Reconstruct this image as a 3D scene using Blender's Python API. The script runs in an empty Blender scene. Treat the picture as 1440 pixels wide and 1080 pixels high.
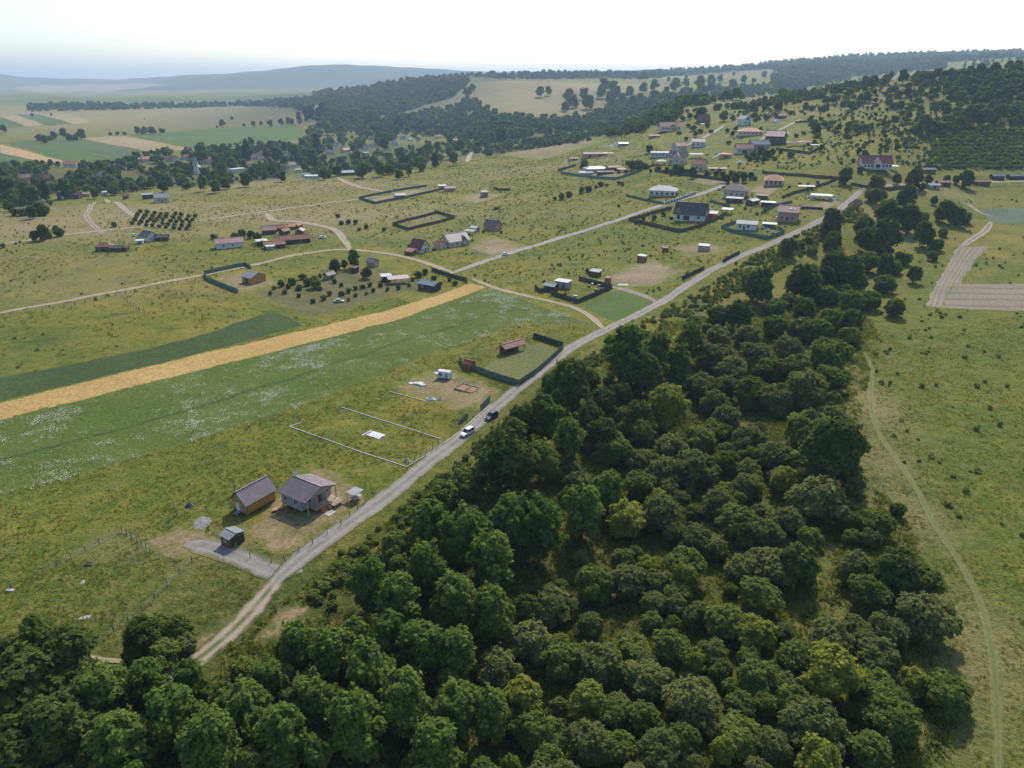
import bpy, math, random
import numpy as np
from mathutils import Vector, Matrix

# ------------------------------------------------------------------ camera
scene = bpy.context.scene
col = scene.collection
CAMH = 86.0
PITCH = math.radians(22.68)
FPX = 1017.0                       # focal length in photograph pixels (1440 wide)
SP, CP = math.sin(PITCH), math.cos(PITCH)
cam_d = bpy.data.cameras.new('camera'); cam = bpy.data.objects.new('camera', cam_d); col.objects.link(cam)
cam_d.sensor_width = 36.0; cam_d.lens = 36.0*FPX/1440.0
cam_d.clip_start = 1.0; cam_d.clip_end = 60000.0
cam.location = (0, 0, CAMH); cam.rotation_euler = (math.pi/2-PITCH, 0, 0)
scene.camera = cam
# ------------------------------------------------------------------ light
SUN_EL, SUN_AZ = math.radians(43), math.radians(14)      # azimuth measured from +Y towards +X
world = bpy.data.worlds.new('World'); scene.world = world; world.use_nodes = True
wn = world.node_tree; wn.nodes.clear()
wo = wn.nodes.new('ShaderNodeOutputWorld'); wb = wn.nodes.new('ShaderNodeBackground'); ws = wn.nodes.new('ShaderNodeTexSky')
ws.sky_type = 'NISHITA'; ws.sun_disc = False; ws.sun_elevation = SUN_EL; ws.sun_rotation = SUN_AZ
ws.air_density = 1.0; ws.dust_density = 2.0; ws.ozone_density = 1.4; ws.altitude = 400
wb.inputs['Strength'].default_value = 0.14
wn.links.new(ws.outputs[0], wb.inputs['Color']); wn.links.new(wb.outputs[0], wo.inputs['Surface'])
sun_d = bpy.data.lights.new('sun', 'SUN'); sun = bpy.data.objects.new('sun', sun_d); col.objects.link(sun)
sun_d.energy = 3.1; sun_d.angle = math.radians(2.5); sun_d.color = (1.0, 0.93, 0.82)
sv = Vector((math.sin(SUN_AZ)*math.cos(SUN_EL), math.cos(SUN_AZ)*math.cos(SUN_EL), math.sin(SUN_EL)))
sun.rotation_euler = (-sv).to_track_quat('-Z', 'Y').to_euler()
sun.location = (0, 0, 200)
vs = scene.view_settings
vs.view_transform = 'Standard'; vs.look = 'None'; vs.gamma = 1.0; vs.exposure = 0.54; vs.use_curve_mapping = False
scene.cycles.use_denoising = True
scene.cycles.max_bounces = 6; scene.cycles.diffuse_bounces = 2; scene.cycles.glossy_bounces = 2
scene.cycles.transmission_bounces = 4; scene.cycles.volume_bounces = 0; scene.cycles.transparent_max_bounces = 6
scene.cycles.caustics_reflective = False; scene.cycles.caustics_refractive = False

rng = np.random.default_rng(11)
random.seed(7)

# ------------------------------------------------------------------ terrain
def KV(v):
    y = (540.0-v)/FPX
    return (-SP+y*CP)/(CP+y*SP)
def KU(u, v):
    y = (540.0-v)/FPX
    return ((u-720.0)/FPX)/(CP+y*SP)
def V(Y, v): return (Y, CAMH+KV(v)*Y)
COLS = [
 (-.66, [(0,0),(450,0),(520,-1),(640,-16),(850,-19),V(950,240),V(1300,200),V(1900,170),V(2600,156),V(3200,146),V(4300,135),V(6500,127),V(8500,121),V(11000,104),(13000,120)]),
 (-.58, [(0,0),(470,0),(550,-1),(660,-16),(860,-19),V(1000,234),V(1300,202),V(1900,171),V(2600,156),V(3200,146),V(4300,135),V(6500,127),V(8500,121),V(10500,111),(13000,90)]),
 (-.44, [(0,0),(560,0),(650,-1),(760,-18),(900,-20),V(1250,206),V(1700,181),V(2500,156),V(3100,146),V(4000,136),V(6500,127),V(9500,108),(11500,60),(13000,60)]),
 (-.33, [(0,0),(620,0),(700,-1),(820,-22),(980,-24),V(1250,210),V(1600,187),V(2200,160),V(2900,147),V(3600,138),V(6000,124),V(9300,101),(11500,100),(13000,60)]),
 (-.22, [(0,0),(700,0),(760,-1),(880,-22),(1050,-27),(1200,-24),V(1500,198),V(1900,170),V(2600,140),V(3200,128),(4200,40),V(7000,119),V(9000,91),(11000,150),(13000,100)]),
 (-.11, [(0,0),(780,0),(860,-2),(980,-21),(1200,-20),V(1500,197),V(1800,176),V(2300,145),V(3000,113),V(3400,111),(5000,50),V(9000,97),(11000,150),(13000,100)]),
 (0.0,  [(0,0),(500,2),(900,5),(960,3),(1100,-14),(1250,-14),V(1400,190),V(1700,164),V(2100,133),V(2400,114),V(2700,113),V(3300,108),(5000,80),V(9000,102),(11000,150),(13000,100)]),
 (.11,  [(0,0),(350,2),(600,10),(800,18),(950,20),(1080,10),(1250,5),V(1500,176),V(1900,147),V(2400,119),V(2900,113),V(3600,105),(5000,100),V(9000,101),(11000,150),(13000,100)]),
 (.22,  [(0,0),(350,3),(450,8),(600,18),(800,32),(950,45),(1100,53),(1200,52),(1450,35),V(1800,144),V(2300,124),V(2900,111),V(3400,107),V(4500,102),(6000,120),V(9000,99),(11000,150),(13000,100)]),
 (.33,  [(0,0),(300,2),(450,11),(560,20),(700,33),V(850,170),V(1000,149),V(1150,135),(1250,64),(1500,45),(1900,50),V(2400,121),V(3000,107),V(4200,93),V(5000,90),(7000,200),(13000,150)]),
 (.44,  [(0,0),(300,2),(420,12),(520,20),(565,29),V(700,190),V(850,154),V(950,128),V(1030,118),(1150,76),(1600,60),(2400,70),(3500,150),V(4500,83),V(5200,80),(7000,200),(13000,150)]),
 (.55,  [(0,0),(300,0),(420,5),(520,14),(600,24),V(700,181),V(800,150),V(900,121),V(980,106),(1100,92),(1600,70),(3000,150),V(4500,77),V(5200,75),(7000,220),(13000,150)]),
 (.66,  [(0,0),(350,0),(480,6),(560,14),(640,26),V(720,177),V(850,121),V(960,96),V(1050,93),(1200,100),(2500,150),V(4500,76),V(5200,75),(7000,220),(13000,150)]),
]
def pchip(xs, ys, q):
    xs = np.asarray(xs, float); ys = np.asarray(ys, float)
    h = np.diff(xs); d = np.diff(ys)/h
    m = np.zeros_like(xs); m[0] = d[0]; m[-1] = d[-1]
    for i in range(1, len(xs)-1):
        if d[i-1]*d[i] > 0:
            w1 = 2*h[i]+h[i-1]; w2 = h[i]+2*h[i-1]
            m[i] = (w1+w2)/(w1/d[i-1]+w2/d[i])
    k = np.clip(np.searchsorted(xs, q)-1, 0, len(h)-1)
    s = np.clip((q-xs[k])/h[k], 0, 1)
    return ((1+2*s)*(1-s)**2*ys[k]+s*(1-s)**2*h[k]*m[k]+s*s*(3-2*s)*ys[k+1]+s*s*(s-1)*h[k]*m[k+1])
TS = np.concatenate([np.linspace(-2.6, -.9, 18)[:-1], np.linspace(-.9, .9, 440), np.linspace(.9, 2.6, 18)[1:]])
YS = 18.0*np.exp(np.linspace(0, math.log(13000/18.0), 540))
colz = np.array([pchip([p[0] for p in c[1]], [p[1] for p in c[1]], YS) for c in COLS])
colt = np.array([c[0] for c in COLS])
ZG = np.empty((len(TS), len(YS)))
for j in range(len(YS)):
    ZG[:, j] = pchip(colt, colz[:, j], np.clip(TS, -.66, .66))
XG = TS[:, None]*YS[None, :]; YG = np.repeat(YS[None, :], len(TS), 0)
def lump(x, y):
    return (.30*np.sin(x/23+.6)*np.sin(y/29+1.1)+.18*np.sin(x/9.5-y/12.3+2.)+.10*np.sin(x/5.1+y/4.3)
            + .8*np.sin(x/71+2.1)*np.sin(y/83+.4))
def flatP(u, v): 
    Y = CAMH/-KV(v); return (KU(u, v)*Y, Y)
AX = [flatP(*p) for p in ((640,1075),(760,900),(880,740),(985,600),(1075,480),(1160,400),(1230,340))]
def seg_dist(x, y, pts):
    d = np.full(np.shape(x), 1e9)
    for (x0, y0), (x1, y1) in zip(pts[:-1], pts[1:]):
        dx, dy = x1-x0, y1-y0; L2 = dx*dx+dy*dy
        s = np.clip(((x-x0)*dx+(y-y0)*dy)/L2, 0, 1)
        d = np.minimum(d, np.hypot(x-x0-s*dx, y-y0-s*dy))
    return d
far_f = np.clip(1+YG/900, 1, 5)
ZG += lump(XG/far_f, YG/far_f)*np.clip(far_f*.8, .6, 3)
ZG -= 4.5*np.exp(-(seg_dist(XG, YG, AX)/20.0)**2)
# far hills get a rolling relief
ZG += np.clip((YG-1500)/2500, 0, 1)*(7*np.sin(XG/190+.5)*np.sin(YG/260)+4*np.sin(XG/83+YG/110))
LY = np.log(YS)
def tz(x, y):
    x = np.asarray(x, float); y = np.asarray(y, float)
    t = x/y
    i = np.clip(np.searchsorted(TS, t)-1, 0, len(TS)-2); j = np.clip(np.searchsorted(YS, y)-1, 0, len(YS)-2)
    a = np.clip((t-TS[i])/(TS[i+1]-TS[i]), 0, 1); b = np.clip((y-YS[j])/(YS[j+1]-YS[j]), 0, 1)
    return (ZG[i, j]*(1-a)*(1-b)+ZG[i+1, j]*a*(1-b)+ZG[i, j+1]*(1-a)*b+ZG[i+1, j+1]*a*b)
QY = 40.0*np.exp(np.linspace(0, math.log(12800/40.0), 1400))
def P(u, v, dz=0.0):
    """ground point seen at pixel (u,v) of the photograph; dz: height above the ground of what is seen"""
    t, k = KU(u, v), KV(v)
    g = CAMH+k*QY-(tz(t*QY, QY)+dz)
    idx = np.nonzero(g < 0)[0]
    if len(idx) == 0: Y = QY[np.argmin(g)]
    elif idx[0] == 0: Y = QY[0]
    else:
        i = idx[0]; a = g[i-1]/(g[i-1]-g[i]); Y = QY[i-1]+(QY[i]-QY[i-1])*a
    x = t*Y
    return Vector((x, Y, float(tz(x, Y))))
def mpp(p): return (p.y*CP+(CAMH-p.z)*SP)/FPX         # metres per photograph pixel at a point

# ------------------------------------------------------------------ ground zones (true surface colour: dry grass / lush grass / woodland floor)
def gpts(lst): 
    return [(P(u, v), rx, ry, s) for (u, v, rx, ry, s) in lst]
DRY = gpts([(770,140,260,420,.95),(700,122,300,300,.95),(830,125,220,300,.9),(660,160,90,160,.7),(1000,140,220,130,.85),(900,155,160,110,.6),(1090,140,120,60,.5),
 (250,165,520,520,.9),(80,160,500,420,.85),(400,158,200,420,.9),(180,150,700,500,.8),(380,197,70,80,.75),(420,190,60,80,.6),
 (150,310,90,50,.75),(60,320,90,50,.75),(330,300,150,50,.8),(100,400,80,30,.3),(500,325,60,25,.3),(480,300,90,30,.45),(430,262,110,60,.6),(350,255,100,50,.55),(250,310,60,25,.5),(560,290,60,20,.35),(220,325,90,18,.5),(60,365,60,18,.35),
 (740,240,90,35,.45),(800,300,60,20,.25),(660,285,60,20,.3),(1210,560,9,25,.6),(1225,640,8,14,.55),(1260,720,10,12,.5),(1330,900,14,16,.45),(1300,980,8,10,.5),(1250,320,18,30,.5),
 (1150,420,25,10,.35),(1330,120,40,50,.7),(1290,125,60,40,.5),(1200,145,60,40,.3),(1110,160,70,30,.4),(960,108,300,250,.7),(1060,103,300,250,.7),(120,130,1500,900,.8),(40,125,1500,900,.6),
 (1300,270,40,14,.45),(480,130,10,10,0),(430,515,40,5,.2),(180,770,9,5,.25),(300,765,10,6,.5),(60,245,30,20,.4),(520,160,60,160,.4),(560,150,60,200,.4)])
LUSH = gpts([(1400,620,40,60,.75),(1400,860,30,40,.7),(1380,480,60,40,.7),(1330,560,30,30,.6),(1440,1000,30,25,.7),(100,640,60,20,.45),(60,780,40,20,.4),(300,640,40,15,.35),(40,500,60,25,.5),(150,620,50,20,.2),(330,820,18,10,.6),(250,860,20,10,.4),(150,900,15,8,.5),(1350,400,40,20,.5),(1400,640,25,40,.2),(560,330,50,20,.4),(700,310,60,30,.4),(900,330,60,25,.6),(850,280,40,20,.3),(480,340,30,10,.5),(1000,330,40,20,.5),(300,365,30,10,.4)])
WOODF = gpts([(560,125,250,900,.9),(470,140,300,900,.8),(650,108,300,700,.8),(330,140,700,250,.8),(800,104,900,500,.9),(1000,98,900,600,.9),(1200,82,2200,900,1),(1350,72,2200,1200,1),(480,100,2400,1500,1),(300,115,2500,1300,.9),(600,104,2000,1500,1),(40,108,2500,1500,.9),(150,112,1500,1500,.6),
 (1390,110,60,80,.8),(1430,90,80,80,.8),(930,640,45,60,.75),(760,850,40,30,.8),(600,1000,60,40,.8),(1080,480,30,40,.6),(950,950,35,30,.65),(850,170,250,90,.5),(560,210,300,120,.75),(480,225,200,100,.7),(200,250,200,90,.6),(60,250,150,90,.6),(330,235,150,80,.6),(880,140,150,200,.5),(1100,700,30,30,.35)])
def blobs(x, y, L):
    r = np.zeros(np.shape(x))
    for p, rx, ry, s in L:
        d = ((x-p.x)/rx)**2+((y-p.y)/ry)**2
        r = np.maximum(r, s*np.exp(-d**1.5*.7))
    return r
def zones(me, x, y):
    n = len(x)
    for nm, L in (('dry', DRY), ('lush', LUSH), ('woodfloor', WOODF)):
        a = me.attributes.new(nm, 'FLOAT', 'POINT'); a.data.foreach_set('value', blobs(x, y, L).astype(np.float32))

# ------------------------------------------------------------------ node helpers
class NT:
    def __init__(s, tree): s.t = tree
    def n(s, typ, **kw):
        nd = s.t.nodes.new(typ)
        for k, v in kw.items(): setattr(nd, k, v)
        return nd
    def l(s, a, b): s.t.links.new(a, b)
    def val(s, sock, v):
        if hasattr(v, 'is_linked') or hasattr(v, 'links'): s.l(v, sock)
        else: sock.default_value = v
    def noise(s, vec, scale, detail=3, rough=.55, dist=0.):
        nd = s.n('ShaderNodeTexNoise'); s.l(vec, nd.inputs['Vector'])
        nd.inputs['Scale'].default_value = scale; nd.inputs['Detail'].default_value = detail
        nd.inputs['Roughness'].default_value = rough; nd.inputs['Distortion'].default_value = dist
        return nd.outputs['Fac']
    def ramp(s, f, lo, hi, a=0., b=1.):
        nd = s.n('ShaderNodeMapRange'); nd.interpolation_type = 'SMOOTHSTEP'; s.l(f, nd.inputs['Value'])
        nd.inputs['From Min'].default_value = lo; nd.inputs['From Max'].default_value = hi
        nd.inputs['To Min'].default_value = a; nd.inputs['To Max'].default_value = b
        return nd.outputs['Result']
    def mix(s, f, a, b, mode='MIX'):
        nd = s.n('ShaderNodeMix', data_type='RGBA', blend_type=mode)
        s.val(nd.inputs[0], f)
        for sock, v in ((nd.inputs[6], a), (nd.inputs[7], b)):
            if isinstance(v, tuple): sock.default_value = (*v[:3], 1)
            else: s.l(v, sock)
        return nd.outputs[2]
    def math(s, op, a, b=None, c=None, clamp=False):
        nd = s.n('ShaderNodeMath', operation=op, use_clamp=clamp)
        for i, v in enumerate((a, b, c)):
            if v is not None: s.val(nd.inputs[i], v)
        return nd.outputs[0]
    def attr(s, name):
        nd = s.n('ShaderNodeAttribute', attribute_name=name); return nd.outputs['Fac']
    def scalevec(s, vec, sc):
        nd = s.n('ShaderNodeVectorMath', operation='MULTIPLY'); s.l(vec, nd.inputs[0]); nd.inputs[1].default_value = sc
        return nd.outputs[0]
    def bump(s, h, strength, dist):
        nd = s.n('ShaderNodeBump'); nd.inputs['Strength'].default_value = strength; nd.inputs['Distance'].default_value = dist
        s.l(h, nd.inputs['Height']); return nd.outputs[0]
def newmat(name):
    m = bpy.data.materials.new(name); m.use_nodes = True
    t = m.node_tree; t.nodes.clear(); N = NT(t)
    o = N.n('ShaderNodeOutputMaterial'); b = N.n('ShaderNodeBsdfPrincipled'); N.l(b.outputs[0], o.inputs['Surface'])
    return m, N, b, o
# meadow colour as a node group so that fields and bare plots can fade into it
mg = bpy.data.node_groups.new('meadow_colour', 'ShaderNodeTree')
mg.interface.new_socket('Color', in_out='OUTPUT', socket_type='NodeSocketColor')
mg.interface.new_socket('Height', in_out='OUTPUT', socket_type='NodeSocketFloat')
N = NT(mg); go = N.n('NodeGroupOutput'); pos = N.n('ShaderNodeNewGeometry').outputs['Position']
n1 = N.noise(pos, .011, 4, .6); n2 = N.noise(pos, .05, 5, .65, .8); n3 = N.noise(pos, .35, 4, .65); n4 = N.noise(pos, 1.7, 3, .7); n5 = N.noise(pos, .13, 4, .7, .5)
c = N.mix(N.ramp(n1, .38, .62), (.104,.130,.017), (.152,.154,.021))
c = N.mix(N.ramp(n2, .45, .68, 0, .9), c, (.222,.188,.036))
c = N.mix(N.ramp(n2, .28, .44, .9, 0), c, (.058,.092,.014))
c = N.mix(N.ramp(n5, .52, .70, 0, .75), c, (.185,.168,.034))
c = N.mix(N.ramp(n5, .30, .44, .7, 0), c, (.054,.080,.013))
c = N.mix(N.attr('lush'), c, N.mix(N.ramp(n5, .35, .65), (.066,.106,.013), (.104,.128,.019)))
dry = N.math('MULTIPLY', N.attr('dry'), N.ramp(N.noise(pos, .02, 5, .65), .22, .55, .55, 1.))
c = N.mix(dry, c, N.mix(N.ramp(n2, .3, .7), (.31,.240,.145), (.235,.195,.100)))
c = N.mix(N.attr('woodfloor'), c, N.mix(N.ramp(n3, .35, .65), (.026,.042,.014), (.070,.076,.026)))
c = N.mix(N.ramp(n3, .45, .70, 0, .8), c, N.mix(.5, c, (.20,.175,.065)))
c = N.mix(N.ramp(n3, .30, .47, .7, 0), c, N.mix(.6, c, (.036,.056,.014)))
sp = N.mix(N.ramp(n4, .3, .7), (.65,.65,.6), (1.25,1.25,1.25))
c = N.mix(.8, c, sp, 'MULTIPLY')
N.l(c, go.inputs['Color']); N.l(N.math('ADD', N.math('MULTIPLY', n3, 1.6), n4), go.inputs['Height'])
def meadow(N):
    g = N.n('ShaderNodeGroup'); g.node_tree = mg; return g.outputs['Color'], g.outputs['Height']
def mat_ground():
    m, N, b, o = newmat('meadow_grass'); c, h = meadow(N)
    N.l(c, b.inputs['Base Color']); b.inputs['Roughness'].default_value = .95; b.inputs['Specular IOR Level'].default_value = .1
    N.l(N.bump(h, .9, .45), b.inputs['Normal']); return m
def mat_field(name, c1, c2, c3=None, stripes=None, edge=.06, bump=.25, patch=(.04,.35), fine=1.3):
    """field surface, fading into the meadow at its ragged rim; stripes=(count across, colour, width, amount)"""
    c1, c2 = [tuple(x*.86 for x in q) for q in (c1, c2)]; c3 = c3 and tuple(x*.86 for x in c3)
    m, N, b, o = newmat(name); pos = N.n('ShaderNodeNewGeometry').outputs['Position']
    na = N.noise(pos, patch[0], 4, .6); nb = N.noise(pos, patch[1], 4, .65); nc = N.noise(pos, fine, 3, .7)
    c = N.mix(N.ramp(na, .35, .65), c1, c2)
    if c3: c = N.mix(N.ramp(nb, .5, .72, 0, .8), c, c3)
    if stripes:
        k, sc, w, amt = stripes
        ax = N.math('ADD', N.math('MULTIPLY', N.attr('ay'), k), N.math('MULTIPLY', na, .5))
        fr = N.math('PINGPONG', ax, 1.0)
        st = N.math('MULTIPLY', N.ramp(fr, 0, w, amt, 0), N.ramp(nb, .3, .6, .4, 1))
        c = N.mix(st, c, sc)
    c = N.mix(.8, c, N.mix(N.ramp(nc, .3, .7), (.6,.6,.58), (1.3,1.3,1.3)), 'MULTIPLY')
    mc, mh = meadow(N)
    e = N.math('ADD', N.attr('rim'), N.math('MULTIPLY', N.math('SUBTRACT', nb, .5), edge*5))
    c = N.mix(N.ramp(e, edge*.2, edge*1.6), mc, c)
    N.l(c, b.inputs['Base Color']); b.inputs['Roughness'].default_value = .95; b.inputs['Specular IOR Level'].default_value = .1
    N.l(N.bump(N.math('ADD', nb, nc), .8, bump), b.inputs['Normal']); return m
def mat_road(name, c1, c2, mid=None, midamt=.0, edge=.8):
    m, N, b, o = newmat(name); pos = N.n('ShaderNodeNewGeometry').outputs['Position']
    c1, c2 = [tuple(x*.88 for x in q) for q in (c1, c2)]
    nb = N.noise(pos, .3, 4, .6); nc = N.noise(pos, 2.2, 3, .7)
    c = N.mix(N.ramp(nb, .35, .65), c1, c2)
    ac = N.math('ABSOLUTE', N.attr('across'))
    tr = N.math('ABSOLUTE', N.math('SUBTRACT', ac, .42))
    c = N.mix(N.ramp(tr, .0, .2, .45, 0), c, tuple(min(1, x*1.35) for x in c1))
    mc, mh = meadow(N)
    if mid: c = N.mix(N.math('MULTIPLY', N.ramp(ac, .08, .26, midamt, 0), N.ramp(nb, .3, .6, .3, 1)), c, mid)
    e = N.math('ADD', ac, N.math('MULTIPLY', N.math('SUBTRACT', nb, .5), .7))
    c = N.mix(N.ramp(e, edge-.16, edge+.16), c, mc)
    c = N.mix(.6, c, N.mix(N.ramp(nc, .3, .7), (.75,.75,.75), (1.2,1.2,1.2)), 'MULTIPLY')
    N.l(c, b.inputs['Base Color']); b.inputs['Roughness'].default_value = .9; b.inputs['Specular IOR Level'].default_value = .2
    N.l(N.bump(nc, .6, .06), b.inputs['Normal']); return m
_mc = {}
def mat(name, c, rough=.7, var=.18, scale=2.0, bump=.0, metal=0., spec=.25, wave=None):
    """plain material with worn, uneven colour. wave=(scale, axis, strength) adds ribs or boards as fine relief"""
    if name in _mc: return _mc[name]
    m, N, b, o = newmat(name); tc = N.n('ShaderNodeTexCoord').outputs['Object']
    na = N.noise(tc, scale*.35, 4, .6); nb = N.noise(tc, scale*3, 3, .7)
    lo = tuple(x*(1-var*1.3) for x in c); hi = tuple(min(.95, x*(1+var)) for x in c)
    cc = N.mix(N.ramp(na, .3, .7), lo, hi)
    cc = N.mix(.5, cc, N.mix(N.ramp(nb, .3, .7), (1-var,)*3, (1+var*.6,)*3), 'MULTIPLY')
    if wave:
        w = N.n('ShaderNodeTexWave', wave_type='BANDS', bands_direction=wave[1]); N.l(tc, w.inputs['Vector'])
        w.inputs['Scale'].default_value = wave[0]; w.inputs['Distortion'].default_value = 0
        N.l(N.bump(w.outputs['Fac'], wave[2], .04), b.inputs['Normal'])
        cc = N.mix(N.ramp(w.outputs['Fac'], 0, .25, .35, 0), cc, tuple(x*.5 for x in c))
    elif bump: N.l(N.bump(nb, bump, .03), b.inputs['Normal'])
    N.l(cc, b.inputs['Base Color']); b.inputs['Roughness'].default_value = rough; b.inputs['Metallic'].default_value = metal
    b.inputs['Specular IOR Level'].default_value = spec
    _mc[name] = m; return m
def mat_glass(name='window_glass', c=(.02,.025,.03)):
    return mat(name, c, .08, .05, 1, 0, 0, .8)
def mat_leaf(name, c, hue=.06, trans=.42, var=.35):
    if name in _mc: return _mc[name]
    m, N, b, o = newmat(name)
    t = N.attr('tint'); oi = N.n('ShaderNodeObjectInfo').outputs['Random']
    lo = tuple(x*(1-var) for x in c); hi = (c[0]*(1+var*1.3), c[1]*(1+var), c[2]*(1+var*.4))
    cc = N.mix(t, lo, hi)
    cc = N.mix(1., cc, N.mix(oi, (.86,.93,.84), (1.42,1.34,1.18)), 'MULTIPLY')
    d = N.n('ShaderNodeBsdfDiffuse'); tr = N.n('ShaderNodeBsdfTranslucent'); ms = N.n('ShaderNodeMixShader')
    N.l(cc, d.inputs['Color']); N.l(N.mix(.5, cc, (c[0]*1.6, c[1]*1.5, c[2]*.6)), tr.inputs['Color'])
    ms.inputs[0].default_value = trans
    N.l(d.outputs[0], ms.inputs[1]); N.l(tr.outputs[0], ms.inputs[2])
    gl = N.n('ShaderNodeBsdfGlossy'); gl.inputs['Roughness'].default_value = .5; gl.inputs['Color'].default_value = (1,1,1,1)
    m2 = N.n('ShaderNodeMixShader'); m2.inputs[0].default_value = .0
    N.l(ms.outputs[0], m2.inputs[1]); N.l(gl.outputs[0], m2.inputs[2]); N.l(m2.outputs[0], o.inputs['Surface'])
    t = N.t; t.nodes.remove(b); _mc[name] = m; return m

# ------------------------------------------------------------------ mesh helpers
def link(o, parent=None):
    col.objects.link(o)
    if parent is not None: o.parent = parent
    return o
def mesh_obj(name, verts, faces, m=None, parent=None, smooth=False):
    me = bpy.data.meshes.new(name); me.from_pydata([tuple(map(float, v)) for v in verts], [], faces); me.update()
    if m: me.materials.append(m)
    if smooth: me.shade_smooth()
    return link(bpy.data.objects.new(name, me), parent)
def np_mesh(name, verts, quads):
    me = bpy.data.meshes.new(name); n = len(verts); k = len(quads); w = quads.shape[1]
    me.vertices.add(n); me.vertices.foreach_set('co', np.asarray(verts, np.float32).ravel())
    me.loops.add(k*w); me.loops.foreach_set('vertex_index', np.asarray(quads, np.int32).ravel())
    me.polygons.add(k); me.polygons.foreach_set('loop_start', np.arange(0, k*w, w, dtype=np.int32))
    try: me.polygons.foreach_set('loop_total', np.full(k, w, dtype=np.int32))
    except Exception: pass
    me.update(); me.validate(); return me
class MB:
    """collects simple solids into one mesh"""
    def __init__(s): s.v = []; s.f = []
    def add(s, v, f):
        b = len(s.v); s.v += v; s.f += [tuple(i+b for i in q) for q in f]; return s
    def box(s, cx, cy, cz, sx, sy, sz, rz=0, taper=1.):
        c, n = math.cos(rz), math.sin(rz); v = []
        for z, k in ((-1, 1), (1, taper)):
            for x, y in ((-1,-1),(1,-1),(1,1),(-1,1)):
                X, Y = x*sx/2*k, y*sy/2*k
                v.append((cx+X*c-Y*n, cy+X*n+Y*c, cz+z*sz/2))
        return s.add(v, [(3,2,1,0),(4,5,6,7),(0,1,5,4),(1,2,6,5),(2,3,7,6),(3,0,4,7)])
    def hexa(s, pts):                # 8 corners, bottom loop then top loop
        return s.add(list(pts), [(3,2,1,0),(4,5,6,7),(0,1,5,4),(1,2,6,5),(2,3,7,6),(3,0,4,7)])
    def slab(s, a, b, c, d, th):     # four corners, thickened upwards along z
        return s.hexa([a, b, c, d]+[(p[0], p[1], p[2]+th) for p in (a, b, c, d)])
    def tube(s, pts, rads, k=7):
        b0 = len(s.v); n = len(pts)
        for i, (p, r) in enumerate(zip(pts, rads)):
            p = Vector(p); d = Vector(pts[min(i+1, n-1)])-Vector(pts[max(i-1, 0)])
            q = d.to_track_quat('Z', 'Y') if d.length > 1e-6 else Vector((0,0,1)).to_track_quat('Z', 'Y')
            for j in range(k):
                a = 2*math.pi*j/k; w = p+q@Vector((math.cos(a)*r, math.sin(a)*r, 0)); s.v.append(tuple(w))
        for i in range(n-1):
            for j in range(k):
                j2 = (j+1) % k; s.f.append((b0+i*k+j, b0+i*k+j2, b0+(i+1)*k+j2, b0+(i+1)*k+j))
        s.f.append(tuple(b0+j for j in reversed(range(k)))); s.f.append(tuple(b0+(n-1)*k+j for j in range(k)))
        return s
    def build(s, name, m, parent=None, smooth=False): return mesh_obj(name, s.v, s.f, m, parent, smooth)
def tag(o, label=None, cat=None, group=None, kind=None):
    for k, v in (('label', label), ('category', cat), ('group', group), ('kind', kind)):
        if v: o[k] = v
    return o
def empty(name, loc, rz=0.):
    o = bpy.data.objects.new(name, None); o.empty_display_size = .5; link(o); o.location = loc; o.rotation_euler = (0, 0, rz); return o

# ------------------------------------------------------------------ ground sheet
nt_, ny_ = len(TS), len(YS)
ii, jj = np.meshgrid(np.arange(nt_-1), np.arange(ny_-1), indexing='ij')
q0 = (ii*ny_+jj).ravel()
quads = np.stack([q0, q0+ny_, q0+ny_+1, q0+1], 1)
gm = np_mesh('ground', np.stack([XG.ravel(), YG.ravel(), ZG.ravel()], 1), quads)
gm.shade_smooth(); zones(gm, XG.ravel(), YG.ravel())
gm.materials.append(mat_ground())
ground = link(bpy.data.objects.new('ground', gm)); tag(ground, 'rolling grassland of meadows, pasture and hills', None, None, 'structure')

# ------------------------------------------------------------------ draped sheets: fields, bare plots and roads
SHEETS = []                       # (kind, polygon or polyline, half width): where weeds keep off
def smooth_line(pts, step):
    pts = [Vector((p[0], p[1])) for p in pts]; out = []
    ext = [pts[0]*2-pts[1]]+pts+[pts[-1]*2-pts[-2]]
    for i in range(1, len(ext)-2):
        p0, p1, p2, p3 = ext[i-1:i+3]; n = max(2, int((p2-p1).length/step))
        for k in range(n):
            t = k/n
            out.append(.5*((2*p1)+(p2-p0)*t+(2*p0-5*p1+4*p2-p3)*t*t+(3*p1-p0-3*p2+p3)*t**3))
    out.append(pts[-1]); return out
def resample(pts, n):
    P2 = np.array([(p[0], p[1]) for p in pts], float); d = np.concatenate([[0], np.cumsum(np.hypot(*np.diff(P2, axis=0).T))])
    q = np.linspace(0, d[-1], n); return np.stack([np.interp(q, d, P2[:, 0]), np.interp(q, d, P2[:, 1])], 1)
def drape(name, grid, m, lift, attrs, label=None):
    a, b = grid.shape[:2]; x, y = grid[..., 0].ravel(), grid[..., 1].ravel()
    z = tz(x, y)+lift+np.clip(y-300, 0, 4000)*.00025
    ii, jj = np.meshgrid(np.arange(a-1), np.arange(b-1), indexing='ij'); q = (ii*b+jj).ravel()
    me = np_mesh(name, np.stack([x, y, z], 1), np.stack([q, q+b, q+b+1, q+1], 1))
    # keep normals up
    nz = np.empty(len(me.polygons)*3, np.float32); me.polygons.foreach_get('normal', nz)
    if nz[2::3].mean() < 0: me.flip_normals()
    for k, vv in attrs.items():
        at = me.attributes.new(k, 'FLOAT', 'POINT'); at.data.foreach_set('value', np.asarray(vv, np.float32).ravel())
    zones(me, x, y); me.materials.append(m); me.shade_smooth()
    o = link(bpy.data.objects.new(name, me)); tag(o, label, None, None, 'structure'); return o
LIFT = [.012]
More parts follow.
